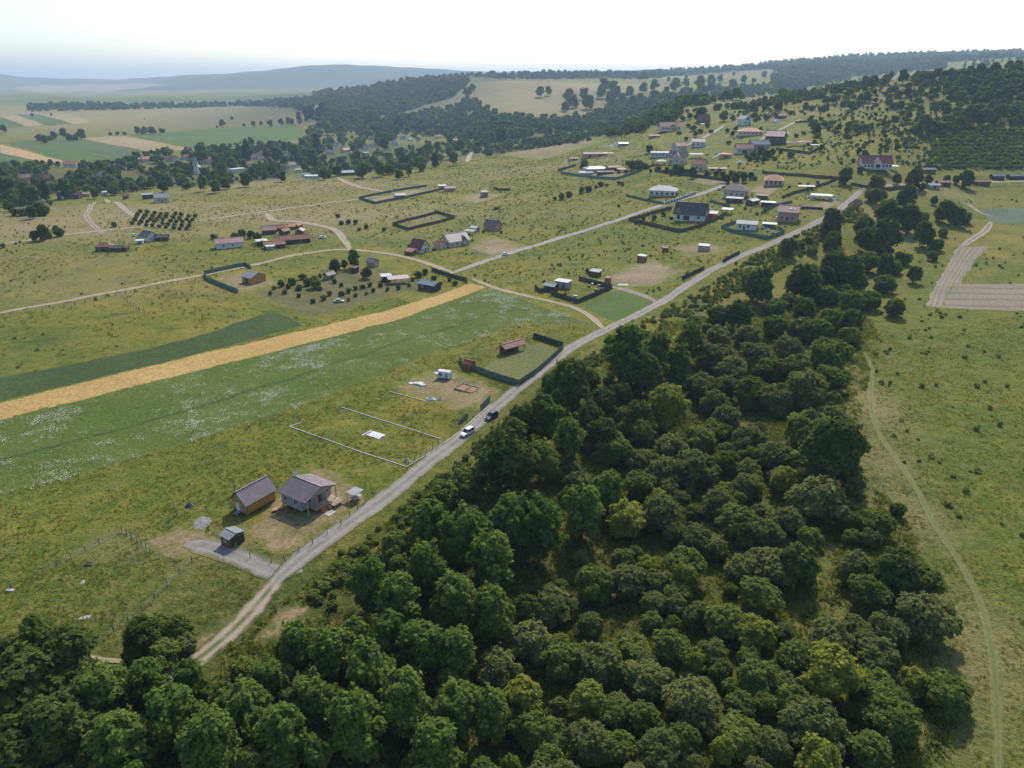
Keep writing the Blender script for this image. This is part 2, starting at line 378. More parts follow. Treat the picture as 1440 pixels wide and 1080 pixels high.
def field(name, A, B, m, label=None, jit=.5, rim=True):
    """A, B: two opposite edges as photograph points; the sheet spans between them"""
    A = [P(*p) for p in A]; B = [P(*p) for p in B]
    la = sum((Vector(p)-Vector(q)).length for p, q in zip(A[:-1], A[1:])); wd = max((A[0]-B[0]).length, (A[-1]-B[-1]).length)
    ym = sum(p.y for p in A+B)/len(A+B); st = max(1.6, ym*.012)
    n = int(np.clip(la/st, 8, 260)); k = int(np.clip(wd/st, 6, 120))
    EA, EB = resample(A, n), resample(B, n); s = np.linspace(0, 1, k)
    G = EA[:, None, :]*(1-s)[None, :, None]+EB[:, None, :]*s[None, :, None]
    e = np.minimum(s, 1-s)[None, :]*wd; f = np.minimum(np.linspace(0, 1, n), np.linspace(1, 0, n))[:, None]*la
    rimv = np.clip(np.minimum(e, f)/max(6., min(wd, la)*.5), 0, 1)
    w = np.where(np.minimum(e, f) < .01, 1., 0.)
    G = G+(rng.random(G.shape)-.5)*2*jit*w[..., None]*max(1, ym/500)
    LIFT[0] += .0013
    SHEETS.append(('poly', [tuple(p) for p in EA]+[tuple(p) for p in EB[::-1]], 0, name))
    return drape(name, G, m, LIFT[0], {'rim': rimv if rim else np.ones_like(rimv), 'ay': np.repeat(s[None, :], n, 0)}, label)
def road(name, pts, width, m, label=None, lift=.012, taper=4):
    W = [P(*p) for p in pts]; ym = sum(p.y for p in W)/len(W)
    ln = smooth_line(W, max(1.5, ym*.010)); n = len(ln)
    sec = np.array([-1, -.75, -.42, 0, .42, .75, 1.]); G = np.zeros((n, len(sec), 2))
    for i, p in enumerate(ln):
        d = (ln[min(i+1, n-1)]-ln[max(i-1, 0)]).normalized(); nr = Vector((d.y, -d.x))
        w = width/2*min(1, .45+.55*min(i, n-1-i)/max(1, taper))*(1+.06*math.sin(i*.7)+.04*math.sin(i*1.9+2))
        for j, s in enumerate(sec): G[i, j] = p+nr*(s*w)
    LIFT[0] += .0013
    SHEETS.append(('line', [tuple(p) for p in ln], width/2, name))
    return drape(name, G, m, lift+LIFT[0], {'across': np.repeat(sec[None, :], n, 0), 'rim': np.ones((n, len(sec)))}, label)

# ------------------------------------------------------------------ fields
M_hay = mat_field('hay_meadow', (.084,.124,.020), (.108,.142,.028), (.135,.158,.044), (3, (.045,.070,.018), .10, .9), .03, .3)
M_wheat = mat_field('ripe_wheat', (.42,.285,.10), (.47,.325,.125), (.37,.26,.095), (2, (.36,.25,.09), .12, .5), .05, .12)
M_crop = mat_field('green_crop', (.052,.082,.024), (.068,.092,.030), (.078,.12,.026), None, .04, .25)
M_mown = mat_field('mown_lawn', (.082,.128,.028), (.095,.138,.032), (.12,.14,.045), None, .06, .15)
M_lawn2 = mat_field('dry_lawn', (.155,.165,.060), (.130,.150,.050), (.19,.18,.08), None, .06, .12)
M_yard = mat_field('trampled_yard', (.27,.205,.115), (.18,.165,.068), (.30,.215,.13), None, .22, .1, (.09,.3))
M_soil = mat_field('bare_soil', (.30,.235,.145), (.20,.18,.085), (.31,.24,.15), None, .26, .1, (.06,.3))
M_plough = mat_field('ploughed_soil', (.30,.255,.20), (.26,.225,.165), None, (11, (.15,.14,.085), .5, 1.), .03, .1)
M_plough2 = mat_field('tilled_strips', (.27,.225,.17), (.24,.21,.15), None, (9, (.14,.13,.08), .5, 1.), .03, .1)
M_cab = mat_field('blue_green_crop', (.135,.165,.100), (.110,.140,.080), (.16,.19,.13), None, .02, .25)
M_farg = mat_field('far_green_field', (.080,.132,.030), (.098,.146,.036), None, None, .02, .2, (.01,.1), .4)
M_farg2 = mat_field('far_teal_field', (.092,.125,.050), (.104,.135,.056), None, None, .02, .2, (.01,.1), .4)
M_fart = mat_field('far_stubble_field', (.36,.275,.155), (.31,.25,.135), None, None, .02, .2, (.01,.1), .4)
M_faro = mat_field('far_wheat_field', (.46,.32,.16), (.42,.30,.15), None, None, .02, .2, (.01,.1), .4)
WU = [(-40,576),(0,567),(300,493),(560,432),(640,406),(662,398)]; WL = [(-40,602),(0,592),(300,516),(560,450),(640,421),(684,404)]
HL = [(-40,706),(0,694),(150,656),(300,612),(420,570),(520,532),(620,492),(740,452),(842,458)]
field('hay_field', [(-40,600),(0,590),(300,515),(560,449),(640,420),(690,404)], HL, M_hay, 'green hay meadow with white flowers')
field('wheat_field', WU, WL, M_wheat, 'narrow strip of ripe golden wheat')
field('crop_field', [(-40,538),(0,530),(120,508),(260,478),(386,436)], [(-40,575),(0,565),(150,529),(300,492),(430,458)], M_crop, 'wedge of dark green crop')
field('lawn', [(812,430),(862,408),(880,407)], [(862,455),(895,445),(920,426)], M_mown, 'bright green mown plot')
field('lawn', [(672,520),(700,505),(752,482)], [(728,540),(752,525),(788,492)], M_lawn2, 'lawn inside green fence')
field('yard', [(345,745),(395,690),(440,655),(480,665)], [(385,782),(430,775),(480,740),(520,700)], M_yard, 'worn yard around the cabins', 1.)
field('dirt_patch', [(205,760),(250,740),(300,752)], [(225,785),(262,785),(310,775)], M_yard, 'worn earth by driveway', 1.)
M_gard = mat_field('garden_ground', (.115,.118,.038), (.165,.142,.068), (.080,.098,.026), None, .10, .2, (.12,.5))
field('garden_plot', [(345,413),(400,399),(470,381),(525,372)], [(436,450),(500,433),(570,413),(625,402)], M_gard, 'garden ground between orchard bushes', 1.)
field('earth_bank', [(236,928),(282,892),(328,866)], [(258,940),(304,906),(346,868)], M_yard, 'bare earth beside the dirt track', .8)
field('earth_bank', [(350,905),(378,872),(398,848)], [(402,905),(428,880),(440,850)], M_yard, 'bare earth on the wood side of dirt track', .8)
field('bare_plot', [(838,395),(858,384),(905,362)], [(880,405),(935,403),(968,380)], M_soil, 'bare brown plot')
field('bare_plot', [(650,350),(672,341),(690,330)], [(690,366),(716,358),(750,347)], M_soil, 'tan mown plot behind the house', 1.)
field('bare_plot', [(545,546),(600,520),(650,525)], [(640,577),(680,578),(712,549)], M_yard, 'worn building plot', 1.)
field('bare_plot', [(300,392),(345,380),(372,385)], [(330,412),(365,408),(395,400)], M_soil, 'sandy yard by green fence', 1.)
field('bare_plot', [(640,280),(660,272)], [(670,287),(715,272)], M_soil, 'sandy plot')
field('bare_plot', [(515,282),(560,270),(600,265)], [(535,287),(580,277),(610,270)], M_soil, 'sandy enclosure')
field('bare_plot', [(960,254),(1000,262)], [(968,250),(1025,255)], M_soil, 'dry strip behind white house')
field('bare_plot', [(940,347),(990,340)], [(965,362),(1030,353)], M_yard, 'worn plot', 1.)
field('bare_plot', [(1130,295),(1160,281)], [(1150,300),(1192,284)], M_soil, 'building ground by road', 1.)
field('bare_plot', [(1051,270),(1062,258)], [(1085,274),(1100,262)], M_soil, 'yard', 1.)
field('bare_plot', [(795,252),(830,243)], [(860,250),(900,244)], M_soil, 'yard', 1.)
field('bare_plot', [(700,220),(780,196)], [(760,226),(850,200)], M_yard, 'sandy slope', 1.)
field('ploughed_field', [(1345,348),(1335,368),(1318,395),(1300,432)], [(1392,345),(1372,366),(1352,396),(1345,434)], M_plough, 'tilled strip of pale soil')
field('ploughed_field', [(1340,398),(1440,399),(1520,401)], [(1322,434),(1440,438),(1520,441)], M_plough2, 'tilled strips of pale soil')
field('cabbage_field', [(1376,293),(1440,292),(1520,291)], [(1397,315),(1440,315),(1520,315)], M_cab, 'blue-green crop field')
field('green_field', [(7,201),(45,197)], [(100,227),(166,225)], M_farg, 'far bright green field')
field('green_field', [(48,197),(112,196)], [(168,224),(202,213)], M_farg2, 'far dull green field')
field('stubble_field', [(112,195),(175,191)], [(205,213),(279,211)], M_fart, 'far tan field')
field('green_field', [(178,190),(300,181),(410,176),(428,182)], [(284,211),(330,210),(400,200),(425,192)], M_farg, 'far wide green field')
field('wheat_field', [(0,203),(92,227)], [(0,216),(75,230)], M_faro, 'far golden field')
field('green_field', [(0,217),(70,230)], [(0,225),(30,233)], M_farg, 'far green wedge')
field('stubble_field', [(2,165),(22,162)], [(38,179),(62,176)], M_fart, 'far tan strip')
field('green_field', [(22,162),(50,160)], [(64,177),(102,174)], M_farg, 'far green strip')
field('green_field', [(0,167),(2,166)], [(0,181),(37,178)], M_farg, 'far green corner')
field('stubble_field', [(55,161),(95,160)], [(103,175),(130,173)], M_fart, 'far pale strip')
field('stubble_field', [(-20,126),(60,119)], [(100,131),(237,119)], M_fart, 'farthest pale field')
# ------------------------------------------------------------------ roads and paths
M_grav = mat_road('grey_gravel', (.275,.25,.225), (.225,.205,.18), (.17,.155,.11), .6, .84)
M_spur = mat_road('grey_gravel_drive', (.255,.235,.21), (.205,.185,.155), None, 0, .74)
M_track = mat_road('dirt_track', (.33,.27,.20), (.27,.22,.155), (.09,.11,.035), .95, .72)
M_path = mat_road('pale_dirt', (.36,.30,.215), (.29,.245,.165), (.17,.16,.07), .5, .72)
M_conc = mat_road('pale_road', (.31,.285,.245), (.26,.24,.205), None, 0, .88)
M_faint = mat_road('faint_track', (.150,.158,.052), (.125,.140,.042), (.11,.13,.035), .7, .55)
road('road', [(384,822),(396,809),(430,780),(480,744),(525,712),(570,678),(612,643),(655,610),(700,570),(745,533),(790,498),(825,477),(850,465),(890,446),(930,425),(965,402),(1000,380),(1040,361),(1080,345),(1117,328),(1150,312),(1178,296),(1197,281),(1212,267)], 4.8, M_grav, 'main gravel road', .02)
road('dirt_track', [(190,968),(255,942),(300,910),(340,874),(370,840),(388,818),(404,802)], 4.4, M_track, 'two-wheel dirt track')
road('driveway', [(425,800),(398,804),(372,799),(345,788),(318,777),(290,768),(262,764)], 5.4, M_spur, 'gravel driveway', .012, 2)
road('lane', [(632,385),(672,371),(720,355),(800,331),(885,304),(930,289),(970,277),(1010,264),(1025,255)], 5.5, M_conc, 'pale lane between meadows')
road('driveway', [(852,401),(880,408),(905,416),(928,427)], 4.5, M_spur, 'short gravel drive')
road('dirt_path', [(664,392),(700,406),(740,416),(775,424),(805,432),(830,445),(852,466)], 3.2, M_path, 'dirt path')
road('dirt_path', [(-40,352),(0,344),(60,335),(140,325),(215,318),(300,308),(365,299),(430,290),(500,281),(540,276)], 4.2, M_path, 'pale dirt road')
road('dirt_path', [(375,300),(385,310),(420,312),(468,322),(484,338),(492,350)], 5.5, M_path, 'dirt road')
road('dirt_path', [(-20,444),(0,440),(100,422),(200,403),(290,386),(360,372),(420,358),(480,351),(540,356),(590,367),(640,384)], 4.5, M_path, 'dirt road')
road('dirt_path', [(474,249),(484,255),(505,263),(530,268),(556,271)], 6.5, M_path, 'pale dirt road down the slope')
road('dirt_track', [(133,284),(127,292),(121,302),(130,316),(146,329)], 4.2, M_track, 'two-wheel track')
road('dirt_path', [(148,280),(175,294),(198,308),(213,318)], 5., M_path, 'dirt path')
road('dirt_path', [(1214,266),(1230,262),(1300,258),(1380,256),(1440,255),(1500,255)], 4.5, M_path, 'pale dirt road')
road('dirt_track', [(1394,312),(1385,325),(1365,338),(1350,348)], 5., M_track, 'field track')
road('dirt_track', [(1398,305),(1380,300),(1362,288),(1350,284)], 4., M_track, 'field track')
road('faint_track', [(1216,496),(1226,520),(1224,560),(1232,600),(1256,640),(1290,690),(1312,735),(1345,785),(1375,840),(1392,900),(1400,970),(1403,1040),(1403,1110)], 1.5, M_faint, 'faint wheel track')
road('lane', [(958,208),(985,196),(1010,182),(1018,176)], 6., M_conc, 'lane between the upper houses')
road('lane', [(1002,222),(1012,217),(1020,214)], 5., M_conc, 'lane')
road('lane', [(1052,206),(1068,198),(1085,188),(1110,176),(1125,168)], 5., M_path, 'dirt lane')
road('dirt_path', [(655,228),(662,217),(690,208),(730,203)], 9., M_path, 'pale track')
road('dirt_path', [(60,908),(95,920),(128,927),(170,930)], 2.2, M_path, 'narrow path under the trees')

# ------------------------------------------------------------------ trees
def leaf_mesh(name, lobes, n, size, seed, m, droop=0., flat=.65, shell=.16, ragged=.18):
    """leaf clumps spread through the shells of a crown made of lobes (cx,cy,cz,rx,ry,rz)"""
    r = np.random.default_rng(seed); L = np.array(lobes, float)
    w = (L[:, 3]*L[:, 4]+L[:, 4]*L[:, 5]+L[:, 3]*L[:, 5]); w /= w.sum()
    pts = np.zeros((0, 3)); nor = np.zeros((0, 3))
    while len(pts) < n:
        k = r.choice(len(L), n, p=w); d = r.normal(size=(n, 3)); d /= np.linalg.norm(d, axis=1)[:, None]
        d[:, 2] = np.where((d[:, 2] < -.35) & (r.random(n) < .6), -d[:, 2], d[:, 2])
        ph = L[k, 0]*3.1+L[k, 2]
        bump_ = 1+ragged*(np.sin(d[:, 0]*5.3+ph)*np.sin(d[:, 1]*5.9+ph*1.7)+.6*np.sin(d[:, 2]*9+d[:, 0]*7+ph))
        rad = (1-np.abs(r.normal(0, shell, n)))*bump_
        p = L[k, :3]+d*L[k, 3:]*rad[:, None]
        keep = np.ones(n, bool)
        for q in range(len(L)):
            e = (((p-L[q, :3])/L[q, 3:])**2).sum(1); keep &= ~((e < .5) & (k != q))
        keep &= p[:, 2] > .15
        pts = np.concatenate([pts, p[keep]]); nor = np.concatenate([nor, (d/L[k, 3:]*L[k, 3:].mean(1)[:, None])[keep]])
    pts, nor = pts[:n], nor[:n]
    nr = nor/np.linalg.norm(nor, axis=1)[:, None]*.75+r.normal(0, .42, (n, 3)); nr[:, 2] += flat
    nr /= np.linalg.norm(nr, axis=1)[:, None]
    a = np.cross(nr, r.normal(size=(n, 3))); a /= np.linalg.norm(a, axis=1)[:, None]; a[:, 2] -= droop
    b = np.cross(nr, a)
    s = size*(.55+.9*r.random(n))[:, None]; e = (.45+.35*r.random(n))[:, None]
    v = np.stack([pts-a*s, pts-b*s*e+a*s*.15, pts+a*s, pts+b*s*e+a*s*.1], 1).reshape(-1, 3)
    me = np_mesh(name, v, np.arange(4*n).reshape(n, 4))
    t = np.clip(r.normal(.45, .25, n), 0, 1)
    at = me.attributes.new('tint', 'FLOAT', 'POINT'); at.data.foreach_set('value', np.repeat(t, 4).astype(np.float32))
    me.materials.append(m); return me
def crown_lobes(seed, R, z0, z1, k, spread, lob):
    """lobes of a crown: radius R, between heights z0..z1"""
    r = np.random.default_rng(seed); out = [(0, 0, (z0+z1)/2, R*.72, R*.72, (z1-z0)*.46)]
    for i in range(k):
        a = 2*math.pi*(i*.618+r.random()*.15); h = r.random(); q = R*spread*(.55+.45*r.random())*math.sqrt(max(.15, 1-(2*h-.9)**2*.8))
        s = R*lob*(.75+.5*r.random()); zc = z0+s*.6+(z1-z0-s*1.35)*h
        out.append((math.cos(a)*q, math.sin(a)*q, zc, s, s*(.85+.3*r.random()), s*(.75+.3*r.random())))
    return out
def trunk_mesh(name, seed, H, r0, k, m):
    r = random.Random(seed); b = MB(); p = [(0,0,-.5)]; x = y = 0
    for i in range(1, 5):
        x += r.uniform(-.12, .12)*H*.2; y += r.uniform(-.12, .12)*H*.2; p.append((x, y, H*.8*i/4))
    b.tube(p, [r0, r0*.8, r0*.6, r0*.4, r0*.15])
    for j in range(k):
        z = H*(.22+.4*r.random()); a = r.random()*6.28; l = H*(.22+.15*r.random())
        b.tube([(p[1][0], p[1][1], z), (p[1][0]+math.cos(a)*l*.6, p[1][1]+math.sin(a)*l*.6, z+l*.45), (p[1][0]+math.cos(a)*l, p[1][1]+math.sin(a)*l, z+l*.95)], [r0*.5, r0*.3, r0*.08], 5)
    me = bpy.data.meshes.new(name); me.from_pydata(b.v, [], b.f); me.update(); me.materials.append(m); return me
M_bark = mat('tree_bark', (.11,.085,.06), .9, .3, 3, .4)
SPEC = {  # colour, crown radius, crown bottom, top, lobes, spread, lobe size, near leaves, leaf size, shell, ragged
 'dark':   ((.088,.122,.040), 3.4, .8, 8.4, 22, .84, .34, 6200, .27, .20, .24),
 'robin':  ((.108,.162,.044), 3.1, 1.2, 9.2, 24, .92, .28, 5600, .28, .20, .30),
 'willow': ((.136,.164,.068), 3.5, .2, 6.0, 22, .86, .30, 6200, .25, .22, .24),
 'shrub':  ((.116,.160,.046), 3.2, .2, 5.4, 20, .84, .32, 5600, .25, .21, .24),
 'bright': ((.185,.22,.05), 3.2, .6, 6.8, 20, .84, .33, 5600, .26, .20, .22),
 'poplar': ((.095,.145,.042), 1.9, .8, 9.5, 20, .64, .44, 4600, .24, .20, .22),
 'conifer':((.045,.068,.032), 2.2, .4, 9.5, 16, .60, .40, 3600, .26, .18, .15),
}
LEAF = {k: mat_leaf('leaves_'+k, s[0]) for k, s in SPEC.items()}
TREES = {}
def tree_mesh(sp, lod, var):
    key = (sp, lod, var)
    if key in TREES: return TREES[key]
    c, R, z0, z1, k, spr, lob, n, ls, sh, rg = SPEC[sp]; sd = hash((sp == 'x', len(sp)*7+ord(sp[0])+var*31)) & 0xffff
    rr = np.random.default_rng(sd); zz = z1*(.9+.2*rr.random())
    f = {0: (1, 1), 1: (.36, 1.75), 2: (.085, 3.3), 3: (.035, 4.6)}[lod]
    lobes = crown_lobes(sd, R, z0, zz, k if lod < 2 else 8, spr, lob if lod < 2 else lob*1.2)
    me = leaf_mesh('crown', lobes, int(n*f[0]), ls*f[1], sd+1, LEAF[sp], shell=sh, ragged=rg)
    tr = trunk_mesh('trunk', sd+2, zz, R*.06, 4, M_bark)
    TREES[key] = (me, tr, R, zz); return TREES[key]
TREEPOS = []
SPW = {'dark': ('dark_broadleaf_tree', 'tree'), 'robin': ('robinia_tree', 'tree'), 'willow': ('grey_willow', 'tree'), 'shrub': ('leafy_shrub', 'shrub'),
       'bright': ('yellow_green_tree', 'tree'), 'poplar': ('slender_tree', 'tree'), 'conifer': ('conifer', 'tree')}
def plant(p, R, sp, label, group, lod=None, hs=1.0, name=None):
    """one tree standing at p with crown radius R"""
    if lod is None: lod = 0 if p.y < 240 else (1 if p.y < 650 else 2)
    var = random.randrange({0: 4, 1: 4, 2: 4, 3: 3}[lod]); me, tr, R0, H0 = tree_mesh(sp, lod, var)
    s = R/R0; rz = random.random()*6.28; sz = s*hs*random.uniform(.92, 1.1); sx = s*random.uniform(.9, 1.1)
    nm, cat = SPW[sp]; nm = name or nm
    TREEPOS.append((p.x, p.y, R))
    if lod < 2:
        e = empty(nm, p, rz); e.scale = (sx, s, sz)
        link(bpy.data.objects.new('crown', me), e); link(bpy.data.objects.new('trunk', tr), e)
    else:
        e = link(bpy.data.objects.new(nm, me)); e.location = p; e.rotation_euler = (0, 0, rz); e.scale = (sx, s, sz)
    return tag(e, label, cat, group)
def tree_px(u, v, w, sp, label, group, hs=1.0, lod=None, name=None, k=.93):
    """crown centre (u,v) and crown width w in photograph pixels"""
    p = P(u, v); Rr = w*.5*mpp(p); H0 = SPEC[sp][3]*Rr/SPEC[sp][1]*hs
    p = P(u, v, H0*.52); Rr = w*.5*mpp(p)*1.0
    return plant(P(u, v, SPEC[sp][3]*Rr/SPEC[sp][1]*hs*.52), Rr*k, sp, label, group, lod, hs, name)
G_R = 'trees of the wooded ravine beside the gravel road'
LB = {'dark': 'dark green broadleaf tree in the wooded ravine beside the road', 'robin': 'fresh green feathery robinia in the wooded ravine beside the road',
      'willow': 'grey-green bushy willow in the wooded ravine beside the road', 'shrub': 'mid-green rounded shrub in the wooded ravine beside the road',
      'bright': 'yellow-green tree in the wooded ravine beside the road', 'poplar': 'slender upright green tree in the wooded ravine beside the road'}
RAV = """800,545,60,dark 847,563,42,dark 876,555,34,dark 897,527,52,dark 880,500,56,robin 955,515,36,poplar 925,500,40,robin 938,578,60,bright 1005,566,40,willow 1058,555,52,shrub
1020,548,40,willow 1095,560,50,willow 983,616,46,shrub 1008,602,38,shrub 1053,620,46,willow 945,630,46,willow 897,645,42,willow 866,632,48,shrub 978,658,62,willow 936,662,50,willow
1022,652,38,shrub 1053,663,34,willow 1089,644,46,willow 712,645,84,dark 735,600,50,dark 765,590,48,robin 760,650,45,robin 855,692,44,robin 900,683,48,shrub 811,680,36,willow 880,727,56,bright 820,720,62,robin
760,745,66,robin 720,740,60,robin 930,722,64,willow 1050,686,42,willow 1011,708,46,willow 1039,735,58,shrub 978,760,46,willow 1075,752,50,willow 1062,502,50,willow 1109,491,46,willow
1165,497,58,shrub 1165,533,48,shrub 1132,549,60,willow 1137,605,66,shrub 1172,588,42,willow 1173,647,76,dark 1090,640,46,willow 1101,676,36,bright 1151,702,72,willow 1109,730,46,willow
1195,728,44,shrub 1232,738,46,shrub 1262,718,22,shrub 1076,790,50,willow 1068,841,62,shrub 1090,797,60,willow 1123,797,52,dark 1204,800,52,willow 1257,803,66,dark 1298,815,50,shrub 1223,835,60,shrub
1168,897,58,willow 1243,891,60,willow 1304,869,74,willow 1234,925,60,willow 1168,952,76,bright 1234,969,74,shrub 1332,976,68,shrub 1146,1022,84,willow 1257,1012,72,shrub 1220,1056,60,shrub 1151,1072,60,bright
1118,927,56,shrub 1068,952,60,shrub 836,822,62,shrub 883,822,52,willow 919,849,38,willow 964,797,60,shrub 1044,800,50,willow 983,866,40,willow 1019,874,60,shrub 1064,890,50,bright 847,935,70,willow
894,913,52,shrub 944,915,56,shrub 1003,920,44,willow 914,958,60,willow 972,985,78,willow 1039,1032,62,shrub 828,988,56,bright 905,1010,50,shrub 828,1046,60,willow 869,1050,50,shrub 928,1058,66,willow
560,770,56,shrub 520,830,58,robin 560,850,60,robin 620,700,50,shrub 655,680,50,shrub 605,740,58,robin 650,760,66,robin 690,790,66,robin 600,800,60,robin 640,850,66,robin 545,900,64,robin
500,905,60,robin 465,930,66,robin 520,960,70,robin 590,920,68,robin 640,930,62,robin 690,870,58,robin 440,990,70,robin 500,1030,76,robin 570,1000,72,robin 640,1000,70,robin 610,1060,70,robin
700,940,60,willow 745,900,66,willow 780,850,60,willow 790,930,60,shrub 735,985,58,bright 690,1010,56,robin 760,1030,64,shrub 400,1040,72,robin 340,1000,72,robin 300,1060,80,robin 240,1010,76,robin
170,1050,84,robin 90,1040,90,dark 20,1070,90,dark 30,960,100,dark 90,930,80,dark 140,985,80,robin 205,965,56,robin 200,898,46,dark 252,886,44,shrub 230,916,48,shrub 222,878,40,shrub 190,920,36,shrub 260,905,34,willow 270,965,50,robin
-30,1000,90,dark 380,960,60,robin 420,920,56,robin 345,940,40,shrub 1200,680,40,willow 1130,650,44,shrub 1020,590,40,willow 985,545,44,willow 1000,500,46,willow 1030,520,48,willow
970,480,42,robin 1010,470,40,willow 1050,470,40,willow 1090,460,40,shrub 1130,460,44,willow 1085,520,46,shrub 1120,520,44,willow 1150,465,44,shrub 850,610,46,dark 800,620,44,robin
830,590,40,dark 900,590,42,dark 905,610,44,shrub 780,540,40,shrub 825,530,36,shrub 1068,397,46,dark 1134,391,54,dark 1170,380,54,dark 1192,384,40,dark 1109,420,26,willow 1159,412,42,shrub 1245,397,36,willow
1223,419,42,shrub 1198,424,42,shrub 1170,447,46,shrub 1198,452,36,dark 1287,385,22,dark 1220,369,34,shrub 1256,372,30,shrub 1040,440,40,dark 1090,430,36,shrub 1130,430,36,shrub 1185,410,36,shrub
1205,395,34,willow 1245,372,28,dark 1240,350,24,shrub 1270,362,26,shrub 1195,470,38,shrub 1010,440,34,willow 975,455,30,shrub"""
RAV = [(float(a), float(b), float(c), d) for a, b, c, d in (s.split(',') for s in RAV.split())]
SPECIAL = {(938,578): 'rounded yellow-green tree, the brightest crown of the ravine wood', (712,645): 'tall dense dark green tree hard by the road behind the white car',
  (800,545): 'big dark green tree by the road bend below the green fenced lawn', (955,515): 'slender upright green tree between dark crowns in the ravine wood',
  (1332,976): 'round green shrub standing alone in the grass beyond the ravine edge', (262+1000,718): 'small bright green bush at the meadow edge of the ravine'}
for u, v, w, sp in RAV:
    lb = SPECIAL.get((int(u), int(v)))
    tree_px(u, v, w, sp, lb or LB[sp], None if lb else G_R, hs=.95 if sp in ('dark', 'robin') else .9, k=1.04 if v > 480 else .93)
tree_px(1259,433,33,'shrub','round dark green bush alone beside the tilled field corner',None,.9)
G_H = 'trees around the head of the ravine'
LH = {'dark': 'dark green tree in the open grass at the head of the ravine', 'shrub': 'small green bush in the open grass at the head of the ravine', 'willow': 'pale grey-green bush at the head of the ravine'}
for s in """1312,359,18,shrub 1318,342,24,shrub 1300,330,28,dark 1326,326,15,shrub 1244,335,44,dark 1223,333,36,dark 1215,319,30,dark 1248,297,36,dark 1279,305,38,dark 1295,305,26,shrub 1276,277,27,dark 1314,281,11,dark
1329,294,30,dark 1344,304,30,shrub 1357,304,22,shrub 1232,258,24,dark 1229,274,26,shrub 1240,272,20,shrub 1170,313,32,dark 1163,320,20,dark 1173,335,24,dark 1109,344,26,dark 1126,344,13,shrub 1137,337,11,shrub 1143,352,15,shrub 1168,341,20,dark
1190,247,19,dark 1185,252,14,dark 1262,250,15,dark 1287,251,23,dark 1306,251,12,dark 1360,250,22,dark 1345,252,11,dark 1332,250,10,dark 1298,262,14,willow 1278,252,10,dark 1210,238,10,shrub 1355,262,6,shrub""".split():
    a, b, c, sp = s.split(','); tree_px(float(a), float(b), float(c), sp, LH[sp], G_H, .95)
# fill the interior of the wood between the listed crowns
def inpoly(x, y, poly):
    x = np.asarray(x); y = np.asarray(y); r = np.zeros(x.shape, bool); n = len(poly)
    for i in range(n):
        x0, y0 = poly[i]; x1, y1 = poly[(i+1) % n]
        cond = ((y0 > y) != (y1 > y)) & (x < (x1-x0)*(y-y0)/(y1-y0+1e-12)+x0); r ^= cond
    return r
WOOD = [(-60,1130),(-60,930),(60,880),(120,960),(230,990),(330,960),(430,905),(490,860),(560,790),(640,700),(700,650),(760,600),(800,560),(880,500),(960,470),(1060,410),(1190,380),(1240,390),(1200,470),(1180,560),(1190,650),(1260,720),(1250,800),(1310,850),(1280,980),(1260,1130)]
GAPS = [(1150,845,34,34),(1090,720,8,8),(700,700,26,30),(880,870,22,28),(960,905,14,10),(1010,640,22,8),(1160,790,26,14),(1085,1005,26,20),(740,830,30,26),(1000,820,14,12),(1190,860,16,22),(1120,870,20,16),(1020,1000,14,14),(700,980,0,0),(930,800,10,10)]
cnt = 0
for k in range(2600):
    u, v = rng.uniform(-40, 1300), rng.uniform(380, 1110)
    if not inpoly(u, v, WOOD) or cnt > 230: continue
    if any(rx and ((u-gu)/rx)**2+((v-gv)/ry)**2 < 1 for gu, gv, rx, ry in GAPS): continue
    p = P(u, v, 2.5); x, y = p.x, p.y
    Rr = rng.uniform(1.5, 2.7)
    if any((x-a)**2+(y-b)**2 < (.58*(r+Rr))**2 for a, b, r in TREEPOS): continue
    sp = ['robin', 'robin', 'shrub', 'dark'][rng.integers(4)] if u < 720+(1080-v)*.12 else ['willow', 'shrub', 'willow', 'shrub', 'bright'][rng.integers(5)]
    if sp == 'bright' and rng.random() < .5: sp = 'shrub'
    plant(p, Rr, sp, LB[sp], G_R, hs=.95); cnt += 1
# young growth along the edges of the wood and along the road bank
G_B = 'low bushes on the bank between the gravel road and the wood'
for k in range(120):
    t = rng.random(); pts = [(440,850),(520,770),(600,690),(680,640),(760,570),(830,510),(900,470),(980,430),(1040,400)]
    q = t*(len(pts)-1); i = min(int(q), len(pts)-2); f = q-i
    u = pts[i][0]*(1-f)+pts[i+1][0]*f+rng.normal(0, 14); v = pts[i][1]*(1-f)+pts[i+1][1]*f+rng.normal(0, 9)+4
    p = P(u, v)
    if any(s[0] == 'line' and s[3] == 'road' and seg_dist(np.array([p.x]), np.array([p.y]), s[1])[0] < 5.0 for s in SHEETS): continue
    plant(p, rng.uniform(.5, 1.25), 'shrub' if rng.random() < .75 else 'willow', 'low scrubby bush on the bank between road and wood', G_B, lod=1, hs=.8, name='scrub_bush')
